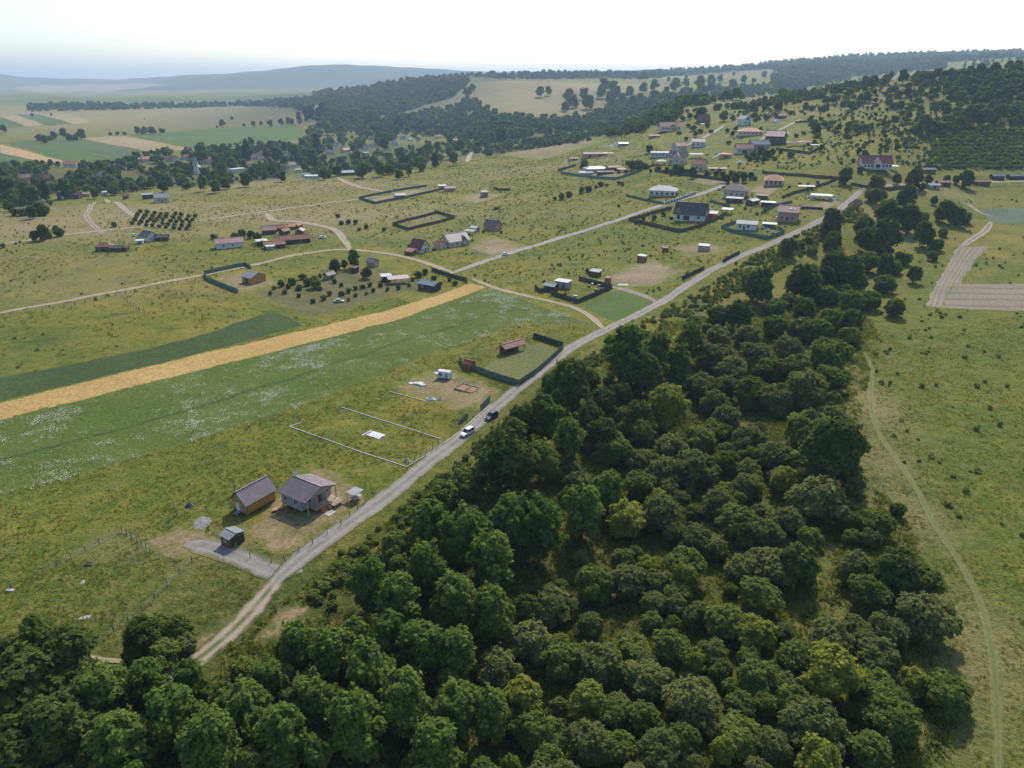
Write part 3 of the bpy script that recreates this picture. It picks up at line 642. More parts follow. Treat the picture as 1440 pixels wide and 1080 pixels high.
# ------------------------------------------------------------------ garden trees, hedges and trees between the houses
G_G = 'garden trees and bushes among the plots'
for s in """470,373,17,dark 497,363,20,robin 484,371,10,robin 515,382,16,dark 443,395,20,bright 420,403,12,shrub 432,396,14,shrub 410,395,14,shrub 425,388,12,shrub 395,398,12,shrub 455,418,10,shrub 440,422,9,shrub 490,421,6,shrub
510,402,9,shrub 500,404,8,shrub 490,408,9,shrub 480,412,9,shrub 463,412,9,shrub 520,400,8,shrub 300,332,10,shrub 340,326,13,shrub 352,328,12,dark 330,330,12,shrub 362,334,12,dark 368,342,10,shrub 588,385,12,shrub 598,382,10,shrub 610,390,9,shrub
640,397,9,shrub 632,392,8,shrub 620,398,7,shrub 822,232,13,robin 913,208,12,dark 889,231,13,dark 898,229,14,shrub 905,232,12,shrub 950,236,12,dark 958,238,12,dark 974,242,14,dark 945,241,12,shrub 1008,243,10,shrub 1022,250,12,dark 1034,250,14,dark 1046,249,12,dark 1056,246,10,dark
1012,238,8,shrub 1002,236,8,shrub 1070,212,14,dark 1078,216,12,dark 1065,222,10,shrub 1055,222,9,shrub 1112,217,12,shrub 1090,222,8,shrub 1148,182,15,dark 1144,176,12,dark 1150,190,10,shrub 1160,174,12,shrub 1170,172,10,shrub 880,241,6,dark 870,240,6,shrub
986,158,20,dark 1018,163,12,dark 960,166,9,shrub 975,180,10,shrub 985,183,9,shrub 995,176,8,shrub 933,300,8,shrub 920,305,8,shrub 905,306,7,shrub 895,312,7,shrub 944,306,6,shrub 826,380,6,dark 830,383,8,shrub 1035,370,5,shrub
765,395,5,shrub 870,289,5,shrub 400,410,8,shrub 380,412,7,shrub 655,395,6,shrub 700,293,4,shrub 1230,268,10,shrub 1155,207,8,dark 926,236,9,shrub 938,238,9,dark 966,240,9,shrub 995,243,9,dark 1016,245,9,dark 1040,243,9,shrub 1028,243,8,dark 1062,250,8,shrub 915,240,6,shrub 898,236,8,dark 910,234,8,shrub 883,228,8,shrub
1086,214,9,dark 1098,212,8,shrub 1060,216,10,dark 1050,219,8,shrub 1074,224,8,dark 1036,205,6,shrub 1025,200,7,shrub 1030,187,7,dark 1023,183,7,shrub 1035,180,7,dark 1070,180,6,shrub 1080,184,6,dark 968,176,7,shrub 1000,184,7,shrub 978,188,7,dark 965,195,6,shrub 955,186,7,shrub 929,176,8,dark 970,162,9,dark
995,300,5,shrub 1016,306,5,shrub 1065,300,5,shrub 1075,296,6,shrub 1048,292,5,shrub 1125,258,5,shrub 1110,262,5,shrub 1150,256,5,shrub 1136,258,4,shrub 1145,200,7,dark 1120,190,7,shrub 1130,186,8,shrub 1140,168,8,dark 1155,166,8,shrub 1165,180,8,shrub 1175,185,7,shrub 1180,178,8,dark 1172,205,5,shrub 1190,215,6,shrub 1200,225,7,shrub 1208,212,8,dark 1216,218,12,dark
655,333,5,dark 680,325,5,shrub 610,350,6,shrub 575,345,5,shrub 660,330,5,shrub 705,326,5,shrub 560,404,8,shrub 575,400,7,shrub 535,400,8,shrub 545,406,7,shrub 525,408,7,shrub 500,414,7,shrub 515,412,6,shrub 480,400,7,shrub 420,415,7,shrub 450,405,8,shrub 405,402,9,shrub 385,404,7,shrub 470,395,8,shrub 450,388,7,shrub 590,395,8,shrub 580,392,7,shrub""".split():
    a, b, c, sp = s.split(','); tree_px(float(a), float(b), float(c), sp, {'dark': 'dark green garden tree among the houses and plots', 'robin': 'fresh green garden tree among the houses and plots', 'shrub': 'low green garden bush among the houses and plots', 'bright': 'light green round bush in the orchard garden'}[sp], None if sp == 'bright' else G_G, .95)
G_P = 'young green bushes planted in a line across the meadow'
for s in "800,272,11 790,276,10 780,278,7 828,264,11 818,267,10 845,258,9 838,262,6 853,260,5 875,258,7 870,257,6 697,292,5 480,312,9 490,311,9 500,312,8 515,318,8 540,322,7 505,322,6 475,303,7".split():
    a, b, c = map(float, s.split(',')); tree_px(a, b, c, 'shrub', 'young leafy bush in a loose row across the open meadow', G_P, 1.0, name='meadow_bush')
G_L = 'tree clumps on the meadow below the village'
for s in """20,297,14,shrub 32,296,16,shrub 44,298,15,dark 55,292,22,shrub 62,296,16,shrub 48,331,13,dark 60,326,18,dark 66,330,12,shrub 83,326,14,shrub 78,320,10,shrub 4,345,8,shrub 22,342,4,shrub 28,340,4,shrub
15,275,22,dark 35,268,26,dark 8,262,30,dark 45,272,22,dark 60,268,18,shrub 75,262,20,shrub 90,262,22,robin 50,258,16,dark 28,255,20,shrub 15,292,10,dark 70,285,8,shrub 120,265,12,shrub 160,315,9,shrub""".split():
    a, b, c, sp = s.split(','); tree_px(float(a), float(b), float(c), sp, {'dark': 'dark tree in the clump on the meadow below the village', 'robin': 'fresh green tree in the clump on the meadow below the village', 'shrub': 'round bush in the clump on the meadow below the village'}[sp], G_L, 1.0)
# orchard rows beside the grey-roofed house
G_O = 'young fruit trees in the orchard rows'
for i in range(9):
    for j in range(5):
        u = 198+i*9.5-j*3; v = 296+i*1.0+j*4.3
        tree_px(u+rng.normal(0, .8), v+rng.normal(0, .5), 7, 'willow', 'small grey-green fruit tree in the orchard rows', G_O, .9, name='fruit_tree')
# ------------------------------------------------------------------ valley village trees (individuals)
G_V = 'trees between the village houses'
VPOLY = [(0,230),(60,232),(110,232),(165,228),(205,215),(290,210),(330,202),(420,196),(440,175),(500,160),(600,165),(720,165),(745,180),(700,200),(640,222),(560,245),(470,247),(380,250),(300,262),(200,262),(140,272),(60,280),(0,292)]
KEEP = [(100,233,11,6),(207,226,10,5),(332,240,11,5),(277,241,5,6),(293,229,9,4),(240,224,8,4),(486,212,8,5),(473,203,6,6),(465,216,8,4),(515,208,7,4),(525,203,6,4),(555,203,8,4),(570,196,8,4),(615,193,10,4),(410,236,8,6),(420,240,5,4),(440,249,10,4),(430,248,7,4),(488,245,10,4),(38,252,12,5),(70,254,9,5),(378,220,8,4),(407,217,4,3),(263,222,6,3),(360,222,6,4),(545,209,5,3),(85,275,18,6),(50,281,7,4),(120,272,8,4),(148,272,5,4),(80,243,12,6),(212,234,10,4),(185,243,10,6),(405,187,20,10),(250,218,10,4),(590,197,8,3)]
placed = []
for k in range(5000):
    if len(placed) >= 290: break
    u, v = rng.uniform(0, 745), rng.uniform(160, 290)
    if not inpoly(u, v, VPOLY): continue
    w = rng.uniform(10, 19)*(1. if v > 200 else .8)
    if any(((u-a)/(rx+w*.25))**2+((v-3-b)/(ry+w*.38))**2 < 1 for a, b, rx, ry in KEEP): continue
    if any(((u-a)/(w*.5))**2+((v-b)/(w*.36))**2 < 1 for a, b in placed): continue
    placed.append((u, v)); sp = ['dark', 'shrub', 'dark', 'robin', 'willow', 'shrub', 'conifer'][rng.integers(7)]
    if sp == 'conifer' and rng.random() < .85: sp = 'dark'
    tree_px(u, v, w, sp, {'dark': 'dark green tree between the village houses in the valley', 'shrub': 'mid-green tree between the village houses in the valley', 'robin': 'fresh green tree between the village houses in the valley', 'willow': 'grey-green tree between the village houses in the valley', 'conifer': 'dark pointed conifer between the village houses in the valley'}[sp], G_V, .95 if sp != 'conifer' else .8, lod=2, name='village_tree' if sp != 'conifer' else None)
# hedgerow clump and single trees on the far fields and on the bare hill
G_F = 'trees and bushes on the far dry slopes'
for s in """760,128,12,dark 771,128,9,dark 800,133,16,dark 822,130,14,dark 806,140,16,dark 828,142,16,dark 795,148,12,dark 850,118,14,dark 862,122,14,dark 845,128,14,dark 868,130,12,dark 858,136,14,dark 875,138,12,dark 860,146,13,dark 905,122,12,dark 920,120,12,dark 938,126,10,dark 950,120,14,dark 965,116,10,dark 985,116,14,dark 1000,112,12,dark 1013,110,8,dark 1000,120,14,dark 1030,118,12,dark 1046,112,9,dark 1066,124,12,dark 1040,126,14,dark 1015,124,12,dark
990,128,12,dark 970,128,10,dark 940,134,12,dark 920,134,14,dark 900,136,12,dark 885,128,12,dark 890,142,12,dark 912,146,14,dark 1060,112,6,dark 1075,104,8,dark 965,107,5,dark 940,111,5,dark 880,108,5,dark 1032,104,4,dark
55,193,9,dark 63,196,9,dark 75,190,9,dark 89,186,11,dark 97,192,9,dark 114,188,12,dark 106,192,8,dark 70,194,8,shrub 155,188,5,shrub 165,187,6,shrub 175,187,6,shrub 193,183,8,dark 203,182,8,dark 213,182,10,dark 200,185,8,shrub 228,183,8,shrub 312,173,8,dark 326,166,4,dark 343,175,4,dark 356,174,6,dark
5,181,8,dark 45,161,4,dark 72,161,3,dark 203,167,2,shrub 305,178,3,shrub 420,165,8,conifer 430,160,9,conifer 438,158,10,conifer 405,168,8,dark 395,171,7,dark 410,170,7,dark 447,162,10,conifer 452,152,10,conifer 380,173,7,dark 367,173,5,dark
660,126,9,dark 664,122,9,dark 655,130,8,dark 720,185,5,shrub 445,185,6,shrub""".split():
    a, b, c, sp = s.split(','); tree_px(float(a), float(b), float(c)*1.1, sp, {'dark': 'dark round tree standing on the far dry slopes', 'shrub': 'small bush standing on the far dry slopes', 'conifer': 'dark conifer in the far row above green field'}[sp], G_F, .95, lod=2, name='hill_tree' if sp == 'dark' else None)
# ------------------------------------------------------------------ right hillside: bushes and trees one can tell apart
G_S = 'bushes scattered on the hillside above the red-roofed white house'
HP = [(1010,165),(1110,130),(1200,112),(1250,100),(1340,110),(1440,105),(1440,170),(1330,190),(1290,195),(1262,215),(1235,215),(1190,200),(1170,190),(1150,170),(1120,162),(1060,172)]
OPEN = [(1110,175,50,10),(1270,110,14,10),(1300,108,20,6),(1190,160,30,9),(1230,150,26,7),(1180,195,14,10),(1140,165,30,6),(1270,140,14,5),(1225,195,8,10)]
placed = []
for k in range(4000):
    if len(placed) >= 230: break
    u, v = rng.uniform(1010, 1450), rng.uniform(100, 220)
    if not inpoly(u, v, HP): continue
    dense = u > 1250 and v < 180 or v < 150 and u < 1230
    if any(((u-a)/rx)**2+((v-b)/ry)**2 < 1 for a, b, rx, ry in OPEN) and rng.random() < .93: continue
    w = rng.uniform(7, 15) if dense else rng.uniform(4, 10)
    if any(((u-a)/(w*.5))**2+((v-b)/(w*.4))**2 < 1 for a, b in placed): continue
    placed.append((u, v)); sp = ['dark', 'shrub', 'shrub', 'willow', 'dark'][rng.integers(5)]
    tree_px(u, v, w, sp, {'dark': 'dark green bush on the grassy hillside above red-roofed white house', 'shrub': 'mid-green bush on the grassy hillside above red-roofed white house', 'willow': 'grey-green bush on the grassy hillside above red-roofed white house'}[sp], G_S, .85, lod=2, name='hillside_bush')
G_W = 'tall trees of the hilltop wood'
placed = []
for k in range(3000):
    if len(placed) >= 150: break
    u, v = rng.uniform(1200, 1460), rng.uniform(78, 150)
    top = np.interp(u, [1200,1225,1250,1290,1330,1360,1400,1460], [106,100,104,102,92,82,80,78])
    bot = np.interp(u, [1200,1250,1260,1325,1340,1400,1460], [118,114,108,112,135,138,140])
    if v < top or v > bot: continue
    w = rng.uniform(9, 17)
    if any(((u-a)/(w*.4))**2+((v-b)/(w*.33))**2 < 1 for a, b in placed): continue
    placed.append((u, v)); tree_px(u, v, w, 'dark' if rng.random() < .8 else 'shrub', 'tall dark tree of the hilltop wood above the plantation', G_W, 1.0, lod=2, name='hilltop_tree')
for s in "1300,175,24 1312,177,20 1328,178,22 1338,180,20 1345,162,20 1365,160,24 1385,162,26 1405,160,24 1425,158,22 1440,165,20 1355,168,20 1335,165,18 1205,178,16 1215,178,16 1195,176,14".split():
    a, b, c = map(float, s.split(',')); tree_px(a, b, c, 'shrub' if c < 23 else 'dark', 'broad bushy tree above the young plantation', 'broad trees above the young plantation', .85, lod=2, name='broad_tree')
# plantation: rows of young trees
G_Y = 'young trees in the plantation rows below the hilltop wood'
n_ = 0
for j in range(11):
    for i in range(26):
        u = 1292+i*7.2+(j % 2)*3+(10-j)*.5-6; v = 182+j*5.2+rng.normal(0, .6)
        if u < 1292+(v-182)*-.75+40 or u > 1455: continue
        tree_px(u+rng.normal(0, .7), v, rng.uniform(6.5, 9), ('bright', 'shrub')[int(rng.random() < .5)], 'young green tree in the plantation rows below the hilltop wood', G_Y, .8, lod=3, name='plantation_tree'); n_ += 1
# ------------------------------------------------------------------ masses nobody could count
def scatter(name, pts, scl, meshes, label, idx=None):
    """one 'stuff' object: copies of small plants on given points (geometry nodes)"""
    pts = np.asarray(pts, np.float32); n = len(pts)
    me = bpy.data.meshes.new(name); me.vertices.add(n); me.vertices.foreach_set('co', pts.ravel())
    for nm, typ, vals in (('scl', 'FLOAT', np.asarray(scl, np.float32)), ('rot', 'FLOAT', (rng.random(n)*6.283).astype(np.float32)), ('idx', 'INT', (rng.integers(0, len(meshes), n) if idx is None else idx).astype(np.int32))):
        at = me.attributes.new(nm, typ, 'POINT'); at.data.foreach_set('value', vals)
    o = link(bpy.data.objects.new(name, me)); tag(o, label, None, None, 'stuff')
    c = bpy.data.collections.new(name+'_plants')
    for i, m_ in enumerate(meshes): c.objects.link(bpy.data.objects.new('%s_plant_%02d' % (name, i), m_))
    g = bpy.data.node_groups.new(name, 'GeometryNodeTree')
    g.interface.new_socket('Geometry', in_out='INPUT', socket_type='NodeSocketGeometry'); g.interface.new_socket('Geometry', in_out='OUTPUT', socket_type='NodeSocketGeometry')
    a = g.nodes.new('NodeGroupInput'); z = g.nodes.new('NodeGroupOutput'); ip = g.nodes.new('GeometryNodeInstanceOnPoints'); ci = g.nodes.new('GeometryNodeCollectionInfo')
    ci.inputs['Collection'].default_value = c; ci.inputs['Separate Children'].default_value = True; ci.inputs['Reset Children'].default_value = True
    def na(nm, t):
        q = g.nodes.new('GeometryNodeInputNamedAttribute'); q.data_type = t; q.inputs['Name'].default_value = nm; return q.outputs['Attribute']
    cx = g.nodes.new('ShaderNodeCombineXYZ'); g.links.new(na('rot', 'FLOAT'), cx.inputs['Z'])
    g.links.new(a.outputs[0], ip.inputs['Points']); g.links.new(ci.outputs[0], ip.inputs['Instance']); ip.inputs['Pick Instance'].default_value = True
    g.links.new(na('idx', 'INT'), ip.inputs['Instance Index']); g.links.new(cx.outputs[0], ip.inputs['Rotation']); g.links.new(na('scl', 'FLOAT'), ip.inputs['Scale'])
    g.links.new(ip.outputs[0], z.inputs[0])
    o.modifiers.new('scatter', 'NODES').node_group = g; return o
# far woods
def wood_pts(poly, n, keep=None):
    out = []; us = [p[0] for p in poly]; vs_ = [p[1] for p in poly]; 
    while len(out) < n:
        k = 4000; u = rng.uniform(min(us), max(us), k); v = rng.uniform(min(vs_), max(vs_), k); ok = inpoly(u, v, poly)
        for a, b in zip(u[ok], v[ok]):
            if keep and any(((a-c_)/(rx+4))**2+((b-3-d_)/(ry+4))**2 < 1 for c_, d_, rx, ry in keep): continue
            out.append(P(a, b))
            if len(out) >= n: break
    return np.array([tuple(p) for p in out])
far_m = [tree_mesh(sp, 3, i)[0] for sp in ('dark', 'shrub', 'dark') for i in range(2)]
def wood(name, poly, n, smin, smax, label, keep=None, ms=None):
    p = wood_pts(poly, n, keep); scatter(name, p, rng.uniform(smin, smax, len(p)), ms or far_m, label)
wood('far_wood', [(38,150),(130,148),(200,150),(340,146),(440,140),(440,132),(520,124),(600,110),(650,104),(660,118),(640,135),(560,160),(470,165),(430,160),(410,152),(330,150),(200,154),(40,157)], 3000, .9, 2.5, 'far dark wood along the valley side')
wood('ridge_wood', [(620,106),(700,111),(760,112),(850,110),(900,112),(990,104),(1080,98),(1200,103),(1260,98),(1330,88),(1440,80),(1440,72),(1300,76),(1200,79),(1100,88),(1000,98),(850,103),(700,105)], 3600, 1.0, 2.9, 'far wooded ridge on the skyline')
wood('ridge_wood', [(1085,96),(1200,88),(1330,80),(1330,98),(1250,103),(1190,112),(1100,135),(1085,120)], 1300, 1.0, 2.5, 'far wooded slope behind the hilltop wood')
wood('valley_wood', [(455,165),(560,165),(640,150),(660,140),(700,165),(760,170),(830,165),(870,145),(960,130),(1090,118),(1095,132),(960,152),(905,165),(830,185),(760,190),(690,200),(600,185),(480,185),(440,178)], 1900, .7, 2.1, 'wood filling the valley behind the meadows')
wood('hedge_wood', [(668,222),(720,214),(800,203),(905,186),(915,176),(945,172),(935,160),(880,172),(800,190),(730,200),(690,208)], 480, .5, 1.35, 'dense dark hedge of trees behind the meadow')
wood('hedge_wood', [(900,180),(945,172),(960,160),(1000,156),(1100,150),(1230,120),(1240,108),(1190,112),(1100,138),(1040,150),(990,156),(925,158)], 420, .6, 1.0, 'band of scrub along the hill foot')
wood('village_wood', VPOLY, 1500, .5, 1.1, 'leafy gardens of the valley village', KEEP)
wood('slope_scrub', HP, 900, .16, .5, 'low scrub over the hillside')
wood('plantation_growth', [(1300,176),(1450,172),(1450,240),(1265,236),(1255,225)], 420, .25, .42, 'low green growth between plantation rows', ms=[tree_mesh('shrub', 3, i)[0] for i in range(2)]+[tree_mesh('bright', 3, 0)[0]])
# meadow weeds: small dark tufts in the middle distance, tussocks in the near grass
M_weed = mat_leaf('weed_leaves', (.125,.165,.046), trans=.45); M_grass = mat_leaf('grass_blades', (.160,.178,.034), trans=.5, var=.25); M_gdry = mat_leaf('dry_grass_blades', (.255,.215,.070), trans=.5, var=.25)
M_petal = mat('white_flower_heads', (.52,.54,.44), .8, .1)
weed_m = [leaf_mesh('weed', crown_lobes(90+i, 1., .05, 1.3, 4, .7, .5), 46, .42, 70+i, M_weed) for i in range(3)]
def tuft(seed, m_, n=12, h=.55, w=.5):
    r = np.random.default_rng(seed); v = []; 
    for i in range(n):
        a = r.random()*6.283; q = w*math.sqrt(r.random())*.5; x, y = math.cos(a)*q, math.sin(a)*q; b = r.random()*6.283; t_ = h*(.5+.6*r.random()); l = r.uniform(.5, 1.1)*h
        dx, dy = math.cos(b)*.09, math.sin(b)*.09
        v += [(x-dx, y-dy, 0), (x+dx, y+dy, 0), (x+dx*.5+math.cos(a)*l, y+dy*.5+math.sin(a)*l, t_), (x-dx*.5+math.cos(a)*l, y-dy*.5+math.sin(a)*l, t_*.95)]
    me = np_mesh('tuft', np.array(v), np.arange(4*n).reshape(n, 4)); at = me.attributes.new('tint', 'FLOAT', 'POINT'); at.data.foreach_set('value', np.repeat(r.random(n), 4).astype(np.float32))
    me.materials.append(m_); return me
tuft_m = [tuft(i, M_grass) for i in range(4)]+[tuft(9+i, M_gdry) for i in range(2)]+[tuft(19, M_weed, 16, .6, .7)]
def free(x, y, skip=('poly', 'line')):
    ok = np.ones(len(x), bool)
    for k, pts, hw, nm in SHEETS:
        if k == 'line': ok &= seg_dist(x, y, pts) > hw+.3
        else: ok &= ~inpoly(x, y, pts)
    return ok
def meadow_pts(poly, n):
    """even scatter over the ground inside a photograph polygon"""
    W = [tuple(P(*q))[:2] for q in poly]; xs = [p[0] for p in W]; ys = [p[1] for p in W]; X = np.zeros((0, 2))
    while len(X) < n:
        q = np.stack([rng.uniform(min(xs), max(xs), 20000), rng.uniform(min(ys), max(ys), 20000)], 1); X = np.concatenate([X, q[inpoly(q[:, 0], q[:, 1], W)]])
    X = X[:n]; ok = free(X[:, 0], X[:, 1]); return X[ok]
_lat = np.random.default_rng(5).normal(0, 1, (256, 256))
def vnoise(x, y):
    i = np.floor(x).astype(int); j = np.floor(y).astype(int); a = x-i; b = y-j; a = a*a*(3-2*a); b = b*b*(3-2*b)
    L = lambda p, q: _lat[p % 256, q % 256]
    return (L(i, j)*(1-a)+L(i+1, j)*a)*(1-b)+(L(i, j+1)*(1-a)+L(i+1, j+1)*a)*b
def cl(x, y, s): return vnoise(x/s+3.3, y/s+8.1)+.6*vnoise(x/s*2.3+20, y/s*2.3)+.4*vnoise(x/s*5.1, y/s*5.1+40)
def strew(name, poly, n, smin, smax, meshes, label, clump=8., thr=-.6, dry=.3):
    X = meadow_pts(poly, n); X = X[cl(X[:, 0], X[:, 1], clump)+rng.normal(0, .5, len(X)) > thr]
    z = tz(X[:, 0], X[:, 1])-.03; scatter(name, np.stack([X[:, 0], X[:, 1], z], 1), rng.uniform(smin, smax, len(X)), meshes, label)
strew('meadow_tufts', [(-60,600),(700,410),(860,470),(700,575),(400,830),(160,930),(-60,900)], 26000, .3, .65, tuft_m, 'tussocky grass of the meadow around the cabins', 6., -.5)
strew('pasture_tufts', [(1210,470),(1480,440),(1520,700),(1480,1120),(1290,1110),(1340,900),(1200,660)], 12000, .3, .6, tuft_m[:5]+[tuft_m[6]], 'tussocky grass of the pasture beyond the ravine', 5., -.4)
strew('wood_floor_growth', [(380,860),(640,660),(860,480),(1190,390),(1240,480),(1190,640),(1280,740),(1360,1000),(1300,1110),(200,1110),(80,950),(250,960)], 30000, .6, 1.5, tuft_m[:3]+[tuft_m[6]]*2, 'rank grass and herbs on the ravine floor', 6., -.5)
strew('meadow_tussocks', [(-60,350),(450,250),(700,215),(900,190),(1010,270),(1210,262),(860,450),(700,405),(300,500),(-60,580)], 26000, .5, 1.5, tuft_m, 'tussocky grass of the middle meadows', 20., -.2)
strew('meadow_weeds', [(470,330),(700,215),(900,190),(1010,270),(1210,262),(860,450),(680,400),(560,350)], 5200, .2, .8, weed_m, 'scattered dark weeds in the middle meadow', 18., .0)
strew('meadow_weeds', [(0,310),(450,250),(650,235),(620,300),(480,340),(0,530)], 1800, .2, .7, weed_m, 'scattered dark weeds in the meadow below the village', 25., .1)
strew('pasture_weeds', [(1210,300),(1440,265),(1480,440),(1480,900),(1330,780),(1215,560)], 420, .35, 1.0, weed_m, 'scattered dark weeds in the pasture beyond the ravine', 12., .2)
strew('roadside_growth', [(400,860),(560,720),(840,490),(1060,360),(1200,290),(1230,300),(1060,400),(860,500),(560,780)], 2600, .4, 1.1, weed_m, 'rough herbs on the road bank', 8., -.3)
strew('slope_weeds', [(1000,240),(1180,190),(1230,250),(1100,240)], 380, .5, 1.3, weed_m, 'weeds on the grassy slope above the houses', 20., .0)
# white flower heads of the hay meadow
W = [tuple(P(*q))[:2] for q in [(-40,605),(300,520),(560,455),(690,406),(842,458),(740,455),(620,495),(420,574),(150,660),(-40,706)]]
xs = [p[0] for p in W]; ys = [p[1] for p in W]
X = np.stack([rng.uniform(min(xs), max(xs), 60000), rng.uniform(min(ys), max(ys), 60000)], 1); X = X[inpoly(X[:, 0], X[:, 1], W)]
X = X[cl(X[:, 0], X[:, 1], 11.)+.8*cl(X[:, 0], X[:, 1], 3.)+rng.normal(0, .6, len(X)) > 1.15]
def flower(seed):
    r = np.random.default_rng(seed); v = []
    for i in range(9):
        x, y, z, s = r.normal(0, .8), r.normal(0, .8), r.uniform(.2, .45), r.uniform(.035, .075)
        v += [(x-s, y-s, z), (x+s, y-s, z+.03), (x+s, y+s, z+.01), (x-s, y+s, z-.02)]
    me = np_mesh('flower', np.array(v), np.arange(36).reshape(9, 4)); me.materials.append(M_petal); return me
scatter('white_flowers', np.stack([X[:, 0], X[:, 1], tz(X[:, 0], X[:, 1])], 1), rng.uniform(.7, 1.4, len(X)), [flower(i) for i in range(3)], 'white flowers in drifts across the hay meadow')

# ------------------------------------------------------------------ materials of built things
R_ = math.radians
W_white = mat('white_render', (.60,.59,.555), .85, .08); W_cream = mat('cream_render', (.55,.47,.35), .85, .10); W_grey = mat('grey_boards', (.36,.34,.31), .8, .12, 2, 0, 0, .3, (1.6, 'Z', .5))
W_orange = mat('orange_timber', (.50,.25,.075), .7, .14, 2, 0, 0, .3, (2.4, 'Z', .6)); W_brown = mat('brown_timber', (.17,.095,.055), .8, .2, 2, 0, 0, .3, (2.2, 'Z', .5)); W_brick = mat('pale_brick', (.42,.27,.20), .9, .14, 3, .3)
W_dark = mat('dark_timber', (.075,.058,.048), .8, .2, 2, .2); W_wood = mat('weathered_wood', (.30,.23,.16), .85, .2, 3, .2); W_tan = mat('tan_boards', (.42,.33,.22), .8, .12, 2, 0, 0, .3, (2., 'Z', .4)); W_blue = mat('pale_blue_render', (.50,.57,.63), .85, .08)
R_brown = mat('brown_metal_roof', (.215,.175,.18), .48, .10, 1.5, 0, .6, .6); R_red = mat('dark_red_roof', (.20,.065,.055), .55, .14, 2, .2); R_orange = mat('orange_tile_roof', (.42,.175,.10), .7, .16, 3, .3); R_grey = mat('grey_metal_roof', (.26,.27,.285), .6, .1, 1.5, 0, 0, .25)
R_teal = mat('teal_metal_roof', (.16,.23,.25), .4, .1, 1.5, 0, 0, .6); R_dark = mat('charcoal_roof', (.065,.058,.058), .5, .14, 2, .2, 0, .5); R_tan = mat('faded_tile_roof', (.36,.24,.18), .75, .16, 3, .3); R_rust = mat('rusty_roof', (.24,.115,.075), .7, .25, 2, .2); R_white = mat('white_sheet_roof', (.52,.52,.50), .7, .08); R_pink = mat('pinkish_roof', (.33,.205,.185), .6, .12, 2, .2)
R_maroon = mat('maroon_metal_roof', (.17,.05,.045), .45, .12, 2, 0, 0, .5); R_blue = mat('slate_blue_roof', (.10,.13,.17), .5, .12)
F_green = mat('green_sheet_fence', (.085,.165,.130), .5, .12, 1.5, 0, 0, .5); F_dark = mat('dark_sheet_fence', (.070,.064,.062), .6, .15, 1.5); F_brown = mat('brown_board_fence', (.115,.085,.065), .8, .2, 2); F_grey = mat('grey_sheet_fence', (.20,.22,.24), .5, .1); F_hedge = mat('dark_green_mesh', (.03,.07,.05), .8, .2)
M_conc2 = mat('pale_concrete', (.42,.395,.35), .9, .15, 3, .3); M_steel = mat('galvanised_steel', (.45,.46,.47), .35, .1, 2, 0, .7); M_post = mat('grey_post', (.16,.15,.14), .8, .15); M_white = mat('white_paint', (.64,.64,.62), .5, .06); M_glass = mat_glass(); M_tyre = mat('tyre_rubber', (.02,.02,.02), .8, .1); M_black = mat('black_trim', (.025,.025,.028), .4, .1)
# ------------------------------------------------------------------ houses and sheds
FOOT = []
def window(parent, side, L, W, pos, z, w, h, fm=None, depth=.10):
    """window (frame bars) with its pane as a sub-part; side S/N along x, E/W along y"""
    e = {'S': (0, -1), 'N': (0, 1), 'E': (1, 0), 'W': (-1, 0)}[side]; f = MB(); b = .07 if w < 1.6 else .12; g = MB()
    def put(mb, a, zc, wa, hz_, off, th):
        if e[0] == 0: mb.box(a, e[1]*(W/2+off), zc, wa, th, hz_)
        else: mb.box(e[0]*(L/2+off), a, zc, th, wa, hz_)
    for a, zc, wa, hz_ in ((pos, z+h/2, w+.1, b), (pos, z-h/2, w+.1, b), (pos-w/2, z, b, h-b), (pos+w/2, z, b, h-b), (pos, z, b*.6, h-b)): put(f, a, zc, wa, hz_, .05, depth)
    o = f.build('window', fm or M_white, parent); put(g, pos, z, w-b, h-b, .02, .05); g.build('pane', M_glass, o); return o
def door(parent, side, L, W, pos, z0, w, h, m):
    e = {'S': (0, -1), 'N': (0, 1), 'E': (1, 0), 'W': (-1, 0)}[side]; b = MB(); k = MB()
    if e[0] == 0: b.box(pos, e[1]*(W/2+.03), z0+h/2, w, .09, h); k.box(pos+w*.36, e[1]*(W/2+.10), z0+h*.48, .12, .05, .05)
    else: b.box(e[0]*(L/2+.03), pos, z0+h/2, .09, w, h); k.box(e[0]*(L/2+.10), pos+w*.36, z0+h*.48, .05, .12, .05)
    o = b.build('door', m, parent); k.build('handle', M_steel, o); return o
